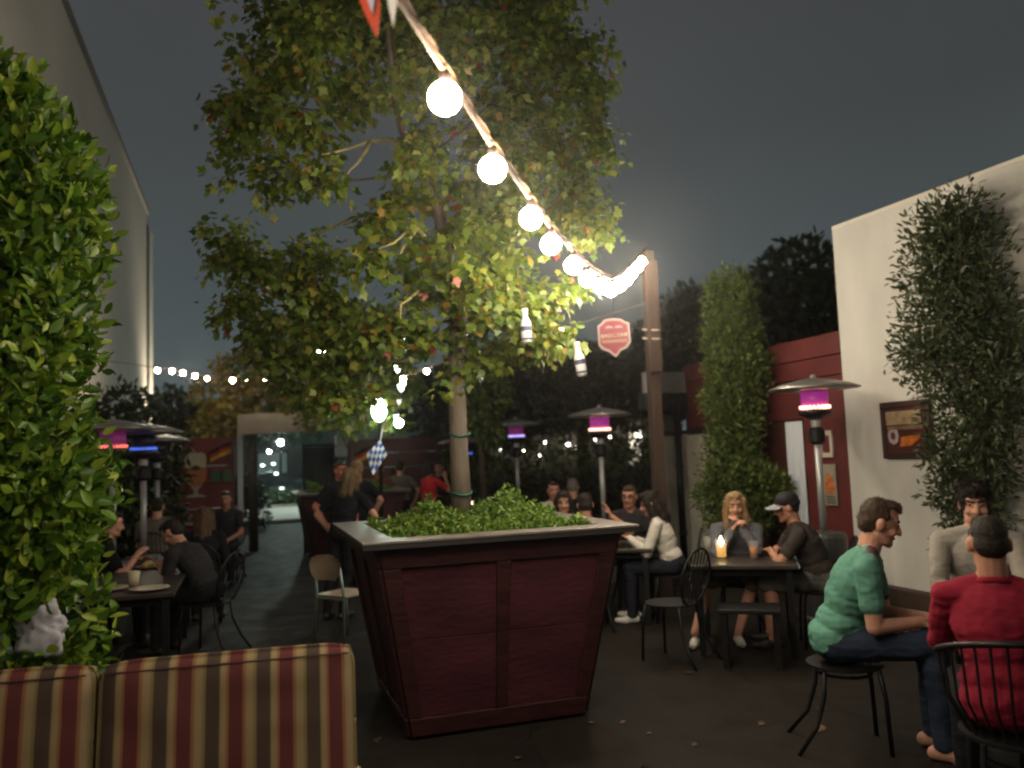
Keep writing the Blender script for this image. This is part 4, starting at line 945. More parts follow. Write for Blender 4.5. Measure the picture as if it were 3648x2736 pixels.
t = thing('wine_glass', 'clear stemmed glass at the left edge of the candle table', 'glass', (3.80, 6.42, .732))
part('bowl', MB().lathe([(.006, .07), (.03, .09), (.036, .13), (.030, .17), (.028, .17), (.033, .13), (.027, .094), (.0, .085)], 16), M_GLASS, t, smooth=True)
part('foot', MB().lathe([(.033, 0), (.03, .004), (.005, .008), (.005, .07)], 16), M_GLASS, t, smooth=True)
# plates and cup at the left
def plate(label, loc, r, m, grp=None):
    t = thing('dish', label, 'plate', loc, 0, 'dishes on the left table')
    part('plate', MB().lathe([(r*.55, 0), (r*.6, .004), (r, .018), (r*.98, .022), (r*.6, .009), (0, .008)], 24), m, t, smooth=True)
    return t
pw = mat('plate cream', (.42, .36, .27), .4)
plate('cream plate at the near end of the left table', (-.74, 7.12, .732), .15, pw)
plate('cream plate half behind the tall hedge on the left table', (-1.05, 7.30, .732), .14, pw)
t = plate('oval tray of food in front of the bowed man', (-.86, 8.70, .732), .17, pw)
mb = MB()
for k in range(14): mb.ball((random.uniform(-.09, .09), random.uniform(-.09, .09), .03), random.uniform(.018, .035), 8, 6)
part('food', mb, mat('fried food', (.36, .24, .08), .6, 0, .4, 40), t)
t = thing('paper_cup', 'pale paper cup standing on the left table', 'cup', (-.88, 7.38, .732))
part('cup', MB().lathe([(.036, 0), (.046, .125), (.043, .125), (.034, .006), (0, .006)], 18), mat('cup cream', (.46, .40, .28), .6), t, smooth=True)
t = thing('food_basket', 'basket of yellow food on the table before the white sweater', 'food', (3.42, 7.52, .732))
part('basket', MB().lathe([(.08, 0), (.11, .05), (.105, .05), (.078, .008), (0, .008)], 18), mat('basket', (.10, .07, .04), .7), t)
mb = MB()
for k in range(12): mb.ball((random.uniform(-.06, .06), random.uniform(-.06, .06), .055), random.uniform(.015, .03), 8, 6)
part('food', mb, mat('chips', (.50, .36, .10), .6), t)

# pale backed chair near the planter
t = thing('school_chair', 'chair with pale oval wooden back and thin metal legs left of the near planter', 'chair', (.86, 7.95, 0), R(-50))
cw = mat('pale plywood', (.34, .26, .19), .5, 0, .15, 6); cm_ = mat('mint metal', (.27, .36, .31), .35, .4)
bk = []
for z, w in ((.60, .12), (.66, .17), (.74, .19), (.80, .16), (.83, .09)): bk.append((z, w))
vs = []; fs = []
for zi, (z, w) in enumerate(bk):
    for k in range(7):
        a = -1+k/3.; vs.append((a*w, -.20+.05*a*a*-1-.05*(z-.6), z))
vs2 = [(x, y-.014, z) for x, y, z in vs]
for zi in range(4):
    for k in range(6):
        i = zi*7+k; fs.append((i, i+1, i+8, i+7)); fs.append((35+i+7, 35+i+8, 35+i+1, 35+i))
o = part('backrest', MB().add(vs+vs2, fs), cw, t, smooth=True)
part('seat', MB().box((0, 0, .45), (.40, .40, .02)), cw, t, bev=.009)
for s in (-1, 1):
    part('leg', MB().tube([(s*.15, -.23, .72), (s*.17, -.20, .45), (s*.19, -.24, 0)], .013, 8), cm_, t, smooth=True)
    part('leg', MB().tube([(s*.16, .17, .44), (s*.19, .21, 0)], .013, 8), cm_, t, smooth=True)
part('crossbar', MB().tube([(-.16, -.2, .43), (.16, -.2, .43)], .011, 7), cm_, t)

# ---------------------------------------------------------------- sofa with striped cushions
def stripes():
    m = bpy.data.materials.new('striped awning fabric'); m.use_nodes = True; t = m.node_tree; b = t.nodes['Principled BSDF']
    c = t.nodes.new('ShaderNodeTexCoord'); s = t.nodes.new('ShaderNodeSeparateXYZ')
    t.links.new(c.outputs['Object'], s.inputs[0])
    a = t.nodes.new('ShaderNodeMath'); a.operation = 'MULTIPLY'; a.inputs[1].default_value = 1/.200
    t.links.new(s.outputs['X'], a.inputs[0])
    f = t.nodes.new('ShaderNodeMath'); f.operation = 'FRACT'; t.links.new(a.outputs[0], f.inputs[0])
    k = t.nodes.new('ShaderNodeValToRGB'); cr = k.color_ramp; cr.interpolation = 'LINEAR'
    red = (.115, .034, .035); ora = (.25, .12, .052); tan = (.29, .215, .122); olv = (.205, .162, .066); brn = (.075, .052, .041)
    st = [(0, red), (.25, red), (.27, ora), (.31, ora), (.34, tan), (.46, tan), (.49, olv), (.53, olv), (.545, brn), (.80, brn), (.815, olv), (.84, tan), (.93, tan), (.95, ora), (.985, ora), (1, red)]
    cr.elements[0].position = 0; cr.elements[0].color = (*red, 1); cr.elements[1].position = 1; cr.elements[1].color = (*red, 1)
    for p_, c_ in st[1:-1]:
        e = cr.elements.new(p_); e.color = (*c_, 1)
    t.links.new(f.outputs[0], k.inputs[0])
    w = t.nodes.new('ShaderNodeTexWave'); w.bands_direction = 'Z'; w.inputs['Scale'].default_value = 95; w.inputs['Distortion'].default_value = 1.0
    t.links.new(c.outputs['Object'], w.inputs[0])
    bp = t.nodes.new('ShaderNodeBump'); bp.inputs['Strength'].default_value = .25; bp.inputs['Distance'].default_value = .003
    mx = t.nodes.new('ShaderNodeMix'); mx.data_type = 'RGBA'; mx.blend_type = 'MULTIPLY'; mx.inputs[0].default_value = .28
    t.links.new(k.outputs[0], mx.inputs[6]); t.links.new(w.outputs[0], mx.inputs[7]); t.links.new(mx.outputs[2], b.inputs['Base Color'])
    t.links.new(w.outputs[0], bp.inputs['Height']); t.links.new(bp.outputs[0], b.inputs['Normal']); b.inputs['Roughness'].default_value = .9; b.inputs['Specular IOR Level'].default_value = .15
    return m
M_STRIPE = stripes()
def cushion_mesh(w, d, h, seed):
    nx, nz = 46, 34
    vs = []; fs = []
    def prof(u): return (max(0, 1-abs(u)**7))**.5
    for side in (-1, 1):
        for j in range(nz+1):
            for i in range(nx+1):
                u, v = 2*i/nx-1, 2*j/nz-1
                # rounded-square outline
                ru = u*(1-.035*abs(v)**9); rv = v*(1-.05*abs(u)**9)
                th = d*.5*(.30+.70*min(prof(u), prof(v)))
                wob = .010*noise.noise(Vector((u*2.2+seed, v*2.2, side*3.)))
                vs.append((ru*w/2, side*(th+wob), rv*h/2))
    N = (nx+1)*(nz+1)
    for s in (0, 1):
        for j in range(nz):
            for i in range(nx):
                a = s*N+j*(nx+1)+i; q = (a, a+1, a+nx+2, a+nx+1)
                fs.append(q if s == 0 else q[::-1])
    def edge(l):
        for a, c in zip(l[:-1], l[1:]): fs.append((a, N+a, N+c, c))
    edge(list(range(0, nx+1))[::-1]); edge([nz*(nx+1)+i for i in range(nx+1)])
    edge([j*(nx+1) for j in range(nz+1)]); edge([j*(nx+1)+nx for j in range(nz+1)][::-1])
    mb = MB(); mb.add(vs, fs); return mb
def cushion(label, loc, w, seed):
    t = thing('back_cushion', label, 'cushion', loc, R(-5.5), 'striped back cushions of the sofa')
    t.rotation_euler = (R(-9), 0, R(-5.5))
    part('cover', cushion_mesh(w, .17, .62, seed), M_STRIPE, t, smooth=True)
    for y in (-.070,):
        pts = []
        for a in np.linspace(0, 2*PI, 97)[:-1]:
            c_, s_ = math.cos(a), math.sin(a); k = (abs(c_)**11+abs(s_)**11)**(-1/11.)
            pts.append((c_*k*w/2*.965, y+.004, s_*k*.31*.945))
        pts.append(pts[0])
    rim = []
    for a in np.linspace(0, 2*PI, 97):
        c_, s_ = math.cos(a), math.sin(a); k = (abs(c_)**11+abs(s_)**11)**(-1/11.)
        rim.append((c_*k*w/2*.992, -.028, s_*k*.31*.992))
    part('piping', MB().tube(rim, .0075, 6), M_STRIPE, t, smooth=True)
    seam = [(x, -.078, .268) for x in np.linspace(-w/2*.95, w/2*.95, 30)]
    part('seam', MB().tube(seam, .0035, 5), mat('seam thread', (.045, .02, .02), .8), t)
    return t
cushion('striped cushion at the right end of the sofa, in full view', (-.075, 3.74, .585), 1.015, 0.)
cushion('striped cushion cut off by the left edge of the picture', (-1.10, 3.845, .585), 1.015, 4.)
t = thing('garden_sofa', 'dark framed garden sofa under the striped cushions', 'sofa', (-.58, 3.62, 0), R(-5.5))
part('back_rail', MB().box((0, .26, .80), (1.9, .05, .06)), M_BLACK, t, bev=.01)
for s in (-1, 1):
    part('back_post', MB().box((s*.93, .26, .39), (.05, .05, .78)), M_BLACK, t)
    part('leg', MB().box((s*.93, -.40, .14), (.05, .05, .28)), M_BLACK, t)
part('seat_frame', MB().box((0, -.08, .235), (1.9, .72, .05)), M_BLACK, t)
for k in range(13): part('back_slat', MB().box((-.9+k*.15, .262, .54), (.03, .02, .46)), M_BLACK, t)
for k in (-1, 1): 
    q = thing('seat_cushion', 'striped seat cushion at the %s end of the sofa' % ('left' if k < 0 else 'right'), 'cushion', (-.58+k*.51*math.cos(R(5.5)), 3.46-k*.51*math.sin(R(5.5)), .33), R(-5.5), 'striped seat cushions')
    part('cover', MB().box((0, 0, 0), (1.0, .66, .14)), M_STRIPE, q, bev=.04)
#PEOPLE#
# ---------------------------------------------------------------- people
TMP = bpy.data.scenes.new('workshop')
def sk(name, c, r=.55):
    return mat(name, c, r, 0, .10, 18, .06, 120, spec=.35)
SKIN = sk('skin fair', (.52, .27, .19)); SKIN2 = sk('skin tanned', (.40, .19, .125)); 
EYE = mat('eye dark', (.02, .014, .012), .25); LIP = mat('lip', (.34, .11, .09), .45); SHOE = mat('shoe dark', (.02, .018, .016), .5)
def hairmat(name, c): return mat(name, c, .55, 0, .45, 60, .5, 140, spec=.3)
H_DARK = hairmat('dark hair', (.018, .012, .009)); H_BROWN = hairmat('brown hair', (.055, .032, .018)); H_BLONDE = hairmat('blonde hair', (.30, .19, .09)); H_GREY = hairmat('grey hair', (.16, .14, .12))
class Prims:
    def __init__(s): s.v = []; s.f = []; s.p = []
    def _add(s, V, Fc):
        o = len(s.v); s.v += [tuple(v) for v in V]; s.f += [[i+o for i in q] for q in Fc]
    def cap(s, a, b, ra, rb, lab, n=12):
        a = np.array(a, float); b = np.array(b, float); L = np.linalg.norm(b-a)
        if L < 1e-5: return s.ell(a, (ra, ra, ra), lab)
        d = (b-a)/L; t = np.array([1., 0, 0]) if abs(d[0]) < .8 else np.array([0, 1., 0])
        x = np.cross(d, t); x /= np.linalg.norm(x); y = np.cross(d, x)
        rings = [(-ra*math.cos(q), ra*math.sin(q)) for q in (.35, .8, 1.2)]+[(0, ra)]+[(L*k/3, ra+(rb-ra)*k/3) for k in (1, 2)]+[(L, rb)]+[(L+rb*math.cos(q), rb*math.sin(q)) for q in (1.2, .8, .35)]
        V = [a-d*ra]
        for h, r in rings:
            for j in range(n):
                th = 2*PI*j/n; V.append(a+d*h+(x*math.cos(th)+y*math.sin(th))*r)
        V.append(b+d*rb); m = len(rings)
        Fc = [(0, 1+j, 1+(j+1) % n) for j in range(n)]
        for i in range(m-1): Fc += [(1+i*n+j, 1+(i+1)*n+j, 1+(i+1)*n+(j+1) % n, 1+i*n+(j+1) % n) for j in range(n)]
        Fc += [(len(V)-1, 1+(m-1)*n+(j+1) % n, 1+(m-1)*n+j) for j in range(n)]
        # wind outwards
        s._add(V, [q[::-1] for q in Fc]); s.p.append(('c', a, b, ra, rb, lab))
    def ell(s, c, r, lab, Rm=None):
        c = np.array(c, float); r = np.array(r, float); Rm = np.eye(3) if Rm is None else np.array(Rm, float)
        n, k = 16, 10; V = [(0, 0, -1)]
        for i in range(1, k):
            q = PI*i/k
            V += [(math.sin(q)*math.cos(2*PI*j/n), math.sin(q)*math.sin(2*PI*j/n), -math.cos(q)) for j in range(n)]
        V.append((0, 0, 1)); V = np.array(V)*r @ Rm.T+c; Lx = len(V)-1
        Fc = [(0, 1+(j+1) % n, 1+j) for j in range(n)]
        Fc += [(1+i*n+j, 1+i*n+(j+1) % n, 1+(i+1)*n+(j+1) % n, 1+(i+1)*n+j) for i in range(k-2) for j in range(n)]
        Fc += [(Lx, 1+(k-2)*n+j, 1+(k-2)*n+(j+1) % n) for j in range(n)]
        s._add(V, Fc); s.p.append(('e', c, r, Rm, lab))
    def label(s, Q):
        best = np.full(len(Q), 9.); lab = np.zeros(len(Q), int)
        for p in s.p:
            if p[0] == 'c':
                _, a, b, ra, rb, l = p; ab = b-a; t = np.clip(((Q-a) @ ab)/(ab @ ab), 0, 1)
                d = np.linalg.norm(Q-a-t[:, None]*ab, axis=1)-(ra+(rb-ra)*t)
            else:
                _, c, r, Rm, l = p; q = (Q-c) @ Rm
                k0 = np.linalg.norm(q/r, axis=1); k1 = np.linalg.norm(q/r/r, axis=1); d = k0*(k0-1)/np.maximum(k1, 1e-6)
            d = d+(.0035 if l in (4, 5) else 0); m = d < best; best[m] = d[m]; lab[m] = l
        return lab
    def mesh(s, name, mats, voxel, smooth=3, fold=None):
        me = bpy.data.meshes.new('raw'); me.from_pydata(s.v, [], s.f)
        o = bpy.data.objects.new('raw', me); TMP.collection.objects.link(o)
        r = o.modifiers.new('r', 'REMESH'); r.mode = 'VOXEL'; r.voxel_size = voxel; r.adaptivity = 0
        sm = o.modifiers.new('s', 'SMOOTH'); sm.factor = .5; sm.iterations = smooth
        vl = TMP.view_layers[0]; vl.update(); dg = vl.depsgraph
        out = bpy.data.meshes.new_from_object(o.evaluated_get(dg), depsgraph=dg)
        bpy.data.objects.remove(o); bpy.data.meshes.remove(me)
        out.name = name; out.materials.clear()
        for m in mats: out.materials.append(m)
        nv = len(out.vertices); co = np.empty(nv*3); out.vertices.foreach_get('co', co); co = co.reshape(-1, 3)
        nf = len(out.polygons); cen = np.empty(nf*3); out.polygons.foreach_get('center', cen); cen = cen.reshape(-1, 3)
        if len(mats) > 1: out.polygons.foreach_set('material_index', s.label(cen).astype(np.int32))
        if fold:
            nr = np.empty(nv*3); out.vertices.foreach_get('normal', nr); nr = nr.reshape(-1, 3)
            lv = s.label(co) if len(mats) > 1 else np.zeros(nv, int)
            amp, fr, labs, stv = fold
            w = np.isin(lv, labs)
            off = np.zeros(nv)
            for i in np.nonzero(w)[0]:
                q = Vector((co[i][0]*fr*stv[0], co[i][1]*fr*stv[1], co[i][2]*fr*stv[2]))
                off[i] = amp*(noise.noise(q)+1.1*(.35-abs(noise.noise(q*1.7+Vector((3, 1, 7)))))+.25*noise.noise(q*4.1))
            co = co+nr*off[:, None]; out.vertices.foreach_set('co', co.ravel())
        out.polygons.foreach_set('use_smooth', [True]*nf); out.update()
        return out
def dv(a): return np.array([0, math.sin(R(a)), math.cos(R(a))])
def unit(v): v = np.array(v, float); return v/np.linalg.norm(v)
SH, TR, SK_, SHO, EY, LI = range(6)
def person(label, base, phi, scale=1., hip=.54, lean=10, hp=8, yaw=0, voxel=.010, stand=False, knees=None, ankles=None,
           hands=None, hdir=None, poles=None, curl=.5, shirt=None, trousers=None, skin=None, sleeve='short', shorts=False, shoe=None, hair='short', hairm=None,
           build=1.0, folds=True, glasses=False, cap=False, untucked=False, group=None, foot_dir=None):
    skin = skin or SKIN; hairm = hairm or H_DARK; shoe = shoe or SHOE
    t = thing('person', label, 'person', (base[0], base[1], 0), R(-phi), group)
    t.scale = (scale,)*3
    B = Prims(); w = build
    P = np.array([0, 0, hip/scale])
    mid = P+.25*dv(.7*lean); neck = mid+.25*dv(1.25*lean); hc = neck+.045*dv(.9*lean)+.108*dv(hp)
    sd = dv(1.25*lean); fwd = np.array([0, sd[2], -sd[1]])
    # trunk
    B.ell(P+np.array([0, -.01, .02]), (.168*w, .125*w, .115), SH if untucked else TR)
    if untucked: B.ell(P+np.array([0, -.01, -.01]), (.168*w, .122*w, .09), SH)
    B.ell(P+.10*dv(.7*lean), (.160*w, .120*w, .105), SH)
    B.ell(mid-.03*dv(lean)+fwd*.01, (.150*w, .112*w, .15), SH)
    B.ell(neck-.17*sd+fwd*.005, (.172*w, .115*w, .185), SH, np.array([[1, 0, 0], [0, sd[2], sd[1]], [0, -sd[1], sd[2]]]))
    shs = []
    for s in (-1, 1):
        S_ = neck-.065*sd+np.array([s*.178*w, 0, 0])+fwd*(.02 if hands else 0); shs.append(S_)
        B.cap(neck-.05*sd, S_, .062, .060, SH)
        B.cap(neck-.005*sd, S_+.01*sd, .048, .050, SH)
    B.cap(neck-.04*sd, hc-np.array([0, 0, .03])-fwd*.022, .060, .056, SK_)
    # head
    yr = R(yaw); u = dv(hp); f0 = np.array([0, u[2], -u[1]]); x0 = np.array([1., 0, 0])
    f = f0*math.cos(yr)+x0*math.sin(yr); x = x0*math.cos(yr)-f0*math.sin(yr)
    HM = np.stack([x, f, u], 1)
    def hd(a, b, c): return hc+x*a+f*b+u*c
    B.ell(hd(0, -.005, .022), (.074, .094, .098), SK_, HM)
    B.ell(hd(0, .022, -.045), (.058, .066, .068), SK_, HM)
    B.cap(hd(0, .072, -.092), hd(0, .066, -.085), .024, .026, SK_)
    B.cap(hd(0, .088, .012), hd(0, .108, -.026), .010, .0155, SK_)
    B.cap(hd(-.014, .094, -.028), hd(.014, .094, -.028), .009, .009, SK_)
    for s in (-1, 1):
        B.ell(hd(s*.078, -.006, -.008), (.011, .021, .033), SK_, HM)
        B.ell(hd(s*.036, .066, -.028), (.026, .022, .022), SK_, HM)
        B.cap(hd(s*.012, .090, .032), hd(s*.052, .074, .036), .0065, .005, EY if not cap else SK_)
        B.ell(hd(s*.032, .0835, .012), (.0105, .008, .0052), EY, HM)
        B.cap(hd(s*.036, .0, -.062), hd(s*.030, .045, -.082), .028, .025, SK_)
    B.cap(hd(-.020, .086, -.058), hd(.020, .086, -.058), .0085, .0085, LI)
    # legs
    for i, s in enumerate((-1, 1)):
        h = P+np.array([s*.088, 0, -.01])
        if stand:
            k = np.array([s*.095, .03, .48]) if knees is None else np.array(knees[i], float)
            a = np.array([s*.10, -.02, .08]) if ankles is None else np.array(ankles[i], float)
        else:
            k = np.array([s*.13, .44, P[2]-.015]) if knees is None else np.array(knees[i], float)
            a = np.array([s*.13, .43, .085/scale]) if ankles is None else np.array(ankles[i], float)
        B.cap(h, k, .088*w, .064, TR)
        lowl = SK_ if shorts else TR
        if shorts: B.cap(h*.25+k*.75, k+np.array([0, .02, 0]), .075, .072, TR)
        c1 = k*.72+a*.28+np.array([0, -.018, 0])
        B.cap(k, c1, .060 if not shorts else .052, .060 if not shorts else .054, lowl); B.cap(c1, a, .060 if not shorts else .053, .050 if not shorts else .036, lowl)
        fd = unit(foot_dir[i]) if foot_dir else np.array([s*.18, 1, 0])/1.016
        toe = a+fd*.15; toe[2] = .032/scale; heel = a-fd*.045; heel[2] = .038/scale
        B.cap(heel, a*.6+toe*.4-np.array([0, 0, a[2]*.3]), .036, .040, SHO); B.cap(a*.6+toe*.4-np.array([0, 0, a[2]*.45]), toe, .042, .030, SHO)
    # arms and hands
    if hands is None: hands = [(-.24, .02, P[2]+.0), (.24, .02, P[2]+.0)] if stand else [(-.12, .36, P[2]+.10), (.12, .36, P[2]+.10)]
    for i, s in enumerate((-1, 1)):
        S_ = shs[i]; Wt = np.array(hands[i], float); L1, L2 = .285, .25
        D = Wt-S_; L = np.linalg.norm(D)
        if L > L1+L2-.004: Wt = S_+D/L*(L1+L2-.004); D = Wt-S_; L = np.linalg.norm(D)
        pole = np.array(poles[i], float) if poles else np.array([s*.5, -.4, -1.])
        ax = D/L; pv = pole-ax*(pole @ ax); pv /= np.linalg.norm(pv)
        ca = (L1*L1+L*L-L2*L2)/(2*L1*L); E_ = S_+ax*L1*ca+pv*L1*math.sqrt(max(0, 1-ca*ca))
        if sleeve == 'short':
            q = S_+(E_-S_)*.62
            B.cap(S_, q, .060, .060, SH); B.cap(S_+(E_-S_)*.5, E_, .046, .041, SK_)
            B.cap(E_, Wt, .042, .029, SK_)
        elif sleeve == 'none':
            B.cap(S_, E_, .050, .041, SK_); B.cap(E_, Wt, .042, .029, SK_)
        else:
            B.cap(S_, E_, .060, .052, SH); B.cap(E_, Wt+(E_-Wt)*.06, .052, .042, SH); B.cap(E_*.2+Wt*.8, Wt, .03, .028, SK_)
        hdv = unit(hdir[i]) if hdir else unit((Wt-E_)/np.linalg.norm(Wt-E_)+np.array([-s*.25, .25, 0]))
        pn = np.array([-s*.35, 0, -1.]); pn = unit(pn-hdv*(pn @ hdv)); sx_ = np.cross(hdv, pn)*1.0      # palm normal, across
        if sx_ @ np.array([-s, 0, 0]) < 0: sx_ = -sx_
        for j, (off, ln) in enumerate(((.030, .074), (.010, .083), (-.010, .077), (-.028, .060))):
            kn = Wt+hdv*(.088-.004*abs(j-1))+sx_*off
            B.cap(Wt+hdv*.012+sx_*off*.55, kn, .0145, .0125, SK_, 8)
            dd = hdv.copy(); p0 = kn
            for g, (sl, rr) in enumerate(((.45, .0098), (.32, .0090), (.25, .0080))):
                an = curl*(.55+.12*j)*(1 if g else .7); dd = unit(dd*math.cos(an)+pn*math.sin(an)); p1 = p0+dd*ln*sl
                B.cap(p0, p1, rr, rr-.0006, SK_, 8); p0 = p1
        tb = Wt+hdv*.022+sx_*.024; t1 = tb+unit(hdv*.7+sx_*.75+pn*.35)*.042; t2 = t1+unit(hdv*.95+sx_*.25+pn*.35)*.030; t3 = t2+unit(hdv+pn*.4)*.022
        B.cap(tb, t1, .0155, .0115, SK_, 8); B.cap(t1, t2, .0112, .0100, SK_, 8); B.cap(t2, t3, .0100, .0085, SK_, 8)
    me = B.mesh('body', [shirt, trousers, skin, shoe, EYE, LIP], voxel, 2 if voxel < .009 else 1,
                (.0065, 6.5, [SH, TR], (1.1, 1.1, 2.2)) if folds and voxel < .012 else None)
    put('body', me, t)
    # hair
    if hair != 'none':
        Hh = Prims(); hv = max(voxel*.8, .006); amp = .004
        if hair in ('short', 'crop', 'quiff', 'curly'):
            g = {'crop': -.004, 'short': 0, 'quiff': 0, 'curly': .010}[hair]
            Hh.ell(hd(0, -.020, .042), (.0765+g, .086+g, .080+g), 0, HM)
            Hh.ell(hd(0, -.045, .00), (.073+g, .060+g, .075+g), 0, HM)
            for s in (-1, 1): Hh.cap(hd(s*.058, .012, .045), hd(s*.064, .006, .012), .020+g*.5, .012, 0)
            if hair == 'quiff': Hh.ell(hd(0, .030, .098), (.054, .056, .024), 0, HM); Hh.ell(hd(0, .066, .088), (.046, .022, .018), 0, HM)
            else: Hh.ell(hd(0, .030, .092), (.060+g, .055+g, .030+g), 0, HM)
            amp = {'curly': .014, 'crop': .0015}.get(hair, .005)
        else:
            Hh.ell(hd(0, -.018, .042), (.086, .096, .088), 0, HM)
            ln = {'long': .30, 'bob': .16, 'tied': .05}[hair]
            for s in (-1, 1):
                Hh.cap(hd(s*.066, .020, .05), hd(s*.082, .010, -.06), .032, .034, 0)
                if hair != 'tied': Hh.cap(hd(s*.082, .005, -.06), hd(s*.088, .015, -.06-ln*.55), .036, .028, 0)
                Hh.cap(hd(s*.045, -.055, -.02), hd(s*.06, -.07, -.05-ln*.75), .050, .034, 0)
            Hh.cap(hd(0, -.070, 0), hd(0, -.095, -.05-ln*.8), .060, .040, 0)
            Hh.ell(hd(0, .028, .098), (.062, .052, .030), 0, HM)
            amp = .010
        hm_ = Hh.mesh('hair', [hairm], hv, 1, (amp, 28., [0], (1, 1, .45 if hair in ('long', 'bob') else 1)))
        put('hair', hm_, t)
        if voxel <= .0125:
            lng = hair in ('long', 'bob', 'tied')
            nf = len(hm_.polygons); cc = np.empty(nf*3); nn_ = np.empty(nf*3); hm_.polygons.foreach_get('center', cc); hm_.polygons.foreach_get('normal', nn_)
            cc = cc.reshape(-1, 3); nn_ = nn_.reshape(-1, 3); ns = 3600 if voxel < .008 else 1800
            pk = rng.integers(0, nf, ns); cc = cc[pk]; nn_ = nn_[pk]
            flow = np.array([0, 0, -1.])-nn_*(nn_ @ np.array([0, 0, -1.]))[:, None] if lng else (nn_*.25+np.array([0, -.15, .1])+(np.array(f)*.45)[None, :]*(nn_[:, 2:3] > .3)+np.array([0, 0, -.7])*(nn_[:, 2:3] <= .3))
            if lng: flow = np.where(nn_[:, 2:3] > .55, (-np.array(f)*.8+np.array([0, 0, -.25]))[None, :]+np.sign(nn_[:, 0:1])*np.array(x)[None, :]*.5, flow)
            dd_ = flow+nn_*(.12 if lng else .28)+rng.normal(size=(ns, 3))*(.16 if lng else .30)
            sz_ = np.where(nn_[:, 2] > .4, .6, 1)*(.04+.045*rng.random(ns)) if lng else ({'crop': .008, 'quiff': .013, 'curly': .026}.get(hair, .014)*(.6+.8*rng.random(ns)))
            v0, f0_ = tpl('small'); TPL['strand'] = (v0*np.array([.16 if lng else .28, 1, .6]), f0_)
            me_ = leaf_mesh('strands', cc-nn_*.003, frames(dd_, nn_), sz_, 'strand', hairm, rng.random(ns))
            so_ = put('strands', me_, t); so_['kind'] = 'stuff'
        if sleeve != 'none' and voxel < .0095:
            cb = neck-.022*sd+fwd*.004; ring = [tuple(cb+x0*.062*math.cos(a)+fwd*.060*math.sin(a)+sd*(.008-.014*math.sin(a))) for a in np.linspace(0, 2*PI, 25)]
            cl_ = MB().tube(ring, .011 if sleeve == 'short' else .018, 8); put('collar', cl_.mesh('collar', shirt, True), t)
    if cap:
        mb = Prims(); mb.ell(hd(0, -.012, .058), (.087, .104, .078), 0, HM); mb.ell(hd(0, -.03, .02), (.083, .09, .05), 0, HM)
        put('cap', mb.mesh('cap', [mat('black cap', (.010, .010, .012), .7)], .008, 2), t)
        br = MB(); vs = []
        for lay in (0, -.007):
            for k in range(9):
                a = -1.1+2.2*k/8
                for rr in (.082, .175-.025*(abs(a)/1.1)**2):
                    q = hd(math.sin(a)*rr*.95, math.cos(a)*rr+.005, .052+lay-.10*(rr-.08)-.03*abs(math.sin(a))); vs.append(tuple(q))
        fs = []
        for k in range(8):
            fs += [(2*k, 2*k+1, 2*k+3, 2*k+2), (18+2*k, 18+2*k+2, 18+2*k+3, 18+2*k+1), (2*k+1, 18+2*k+1, 18+2*k+3, 2*k+3), (2*k+2, 18+2*k+2, 18+2*k, 2*k)]
        put('cap_brim', br.add(vs, fs).mesh('cap_brim', mat('pale brim', (.30, .30, .32), .6)), t)
    if glasses:
        gm = MB()
        for s in (-1, 1):
            ring = [tuple(hd(s*.034+.024*math.cos(a), .100-.012*abs(math.cos(a)*s+1)*.3, .010+.018*math.sin(a))) for a in np.linspace(0, 2*PI, 13)]
            gm.tube(ring, .0028, 5); gm.tube([tuple(hd(s*.058, .094, .014)), tuple(hd(s*.078, 0, .012))], .0025, 5)
        gm.tube([tuple(hd(-.010, .104, .014)), tuple(hd(.010, .104, .014))], .0025, 5)
        put('glasses', gm.mesh('glasses', M_BLACK), t)
    return t, hd

def cloth(name, c, var=.12): return mat(name, c, .85, 0, var, 9, .15, 160, spec=.15)
TEAL = cloth('teal cotton', (.10, .25, .19))
# the shirt carries a dark reddish print across its front (object space of the wearer)
def shirt_print(m):
    t = m.node_tree; b = t.nodes['Principled BSDF']; src = b.inputs['Base Color'].links[0].from_socket
    c = t.nodes.new('ShaderNodeTexCoord'); s = t.nodes.new('ShaderNodeSeparateXYZ'); t.links.new(c.outputs['Object'], s.inputs[0])
    w = t.nodes.new('ShaderNodeTexWave'); w.inputs['Scale'].default_value = 5.5; w.inputs['Distortion'].default_value = 7; w.inputs['Detail'].default_value = 3; w.bands_direction = 'DIAGONAL'
    t.links.new(c.outputs['Object'], w.inputs[0])
    g1 = t.nodes.new('ShaderNodeMapRange'); g1.inputs[1].default_value = .135; g1.inputs[2].default_value = .20; t.links.new(s.outputs['Y'], g1.inputs[0])
    g3 = t.nodes.new('ShaderNodeMath'); g3.operation = 'GREATER_THAN'; g3.inputs[1].default_value = .56; t.links.new(w.outputs[0], g3.inputs[0])
    m1 = t.nodes.new('ShaderNodeMath'); m1.operation = 'MULTIPLY'; t.links.new(g1.outputs[0], m1.inputs[0]); t.links.new(g3.outputs[0], m1.inputs[1])
    mx = t.nodes.new('ShaderNodeMix'); mx.data_type = 'RGBA'; ab = t.nodes.new('ShaderNodeMath'); ab.operation = 'ABSOLUTE'; t.links.new(s.outputs['X'], ab.inputs[0]); lt = t.nodes.new('ShaderNodeMath'); lt.operation = 'LESS_THAN'; lt.inputs[1].default_value = .165; t.links.new(ab.outputs[0], lt.inputs[0])
    m2 = t.nodes.new('ShaderNodeMath'); m2.operation = 'MULTIPLY'; t.links.new(m1.outputs[0], m2.inputs[0]); t.links.new(lt.outputs[0], m2.inputs[1]); t.links.new(m2.outputs[0], mx.inputs[0]); t.links.new(src, mx.inputs[6]); mx.inputs[7].default_value = (.10, .035, .045, 1)
    t.links.new(mx.outputs[2], b.inputs['Base Color'])
shirt_print(TEAL)
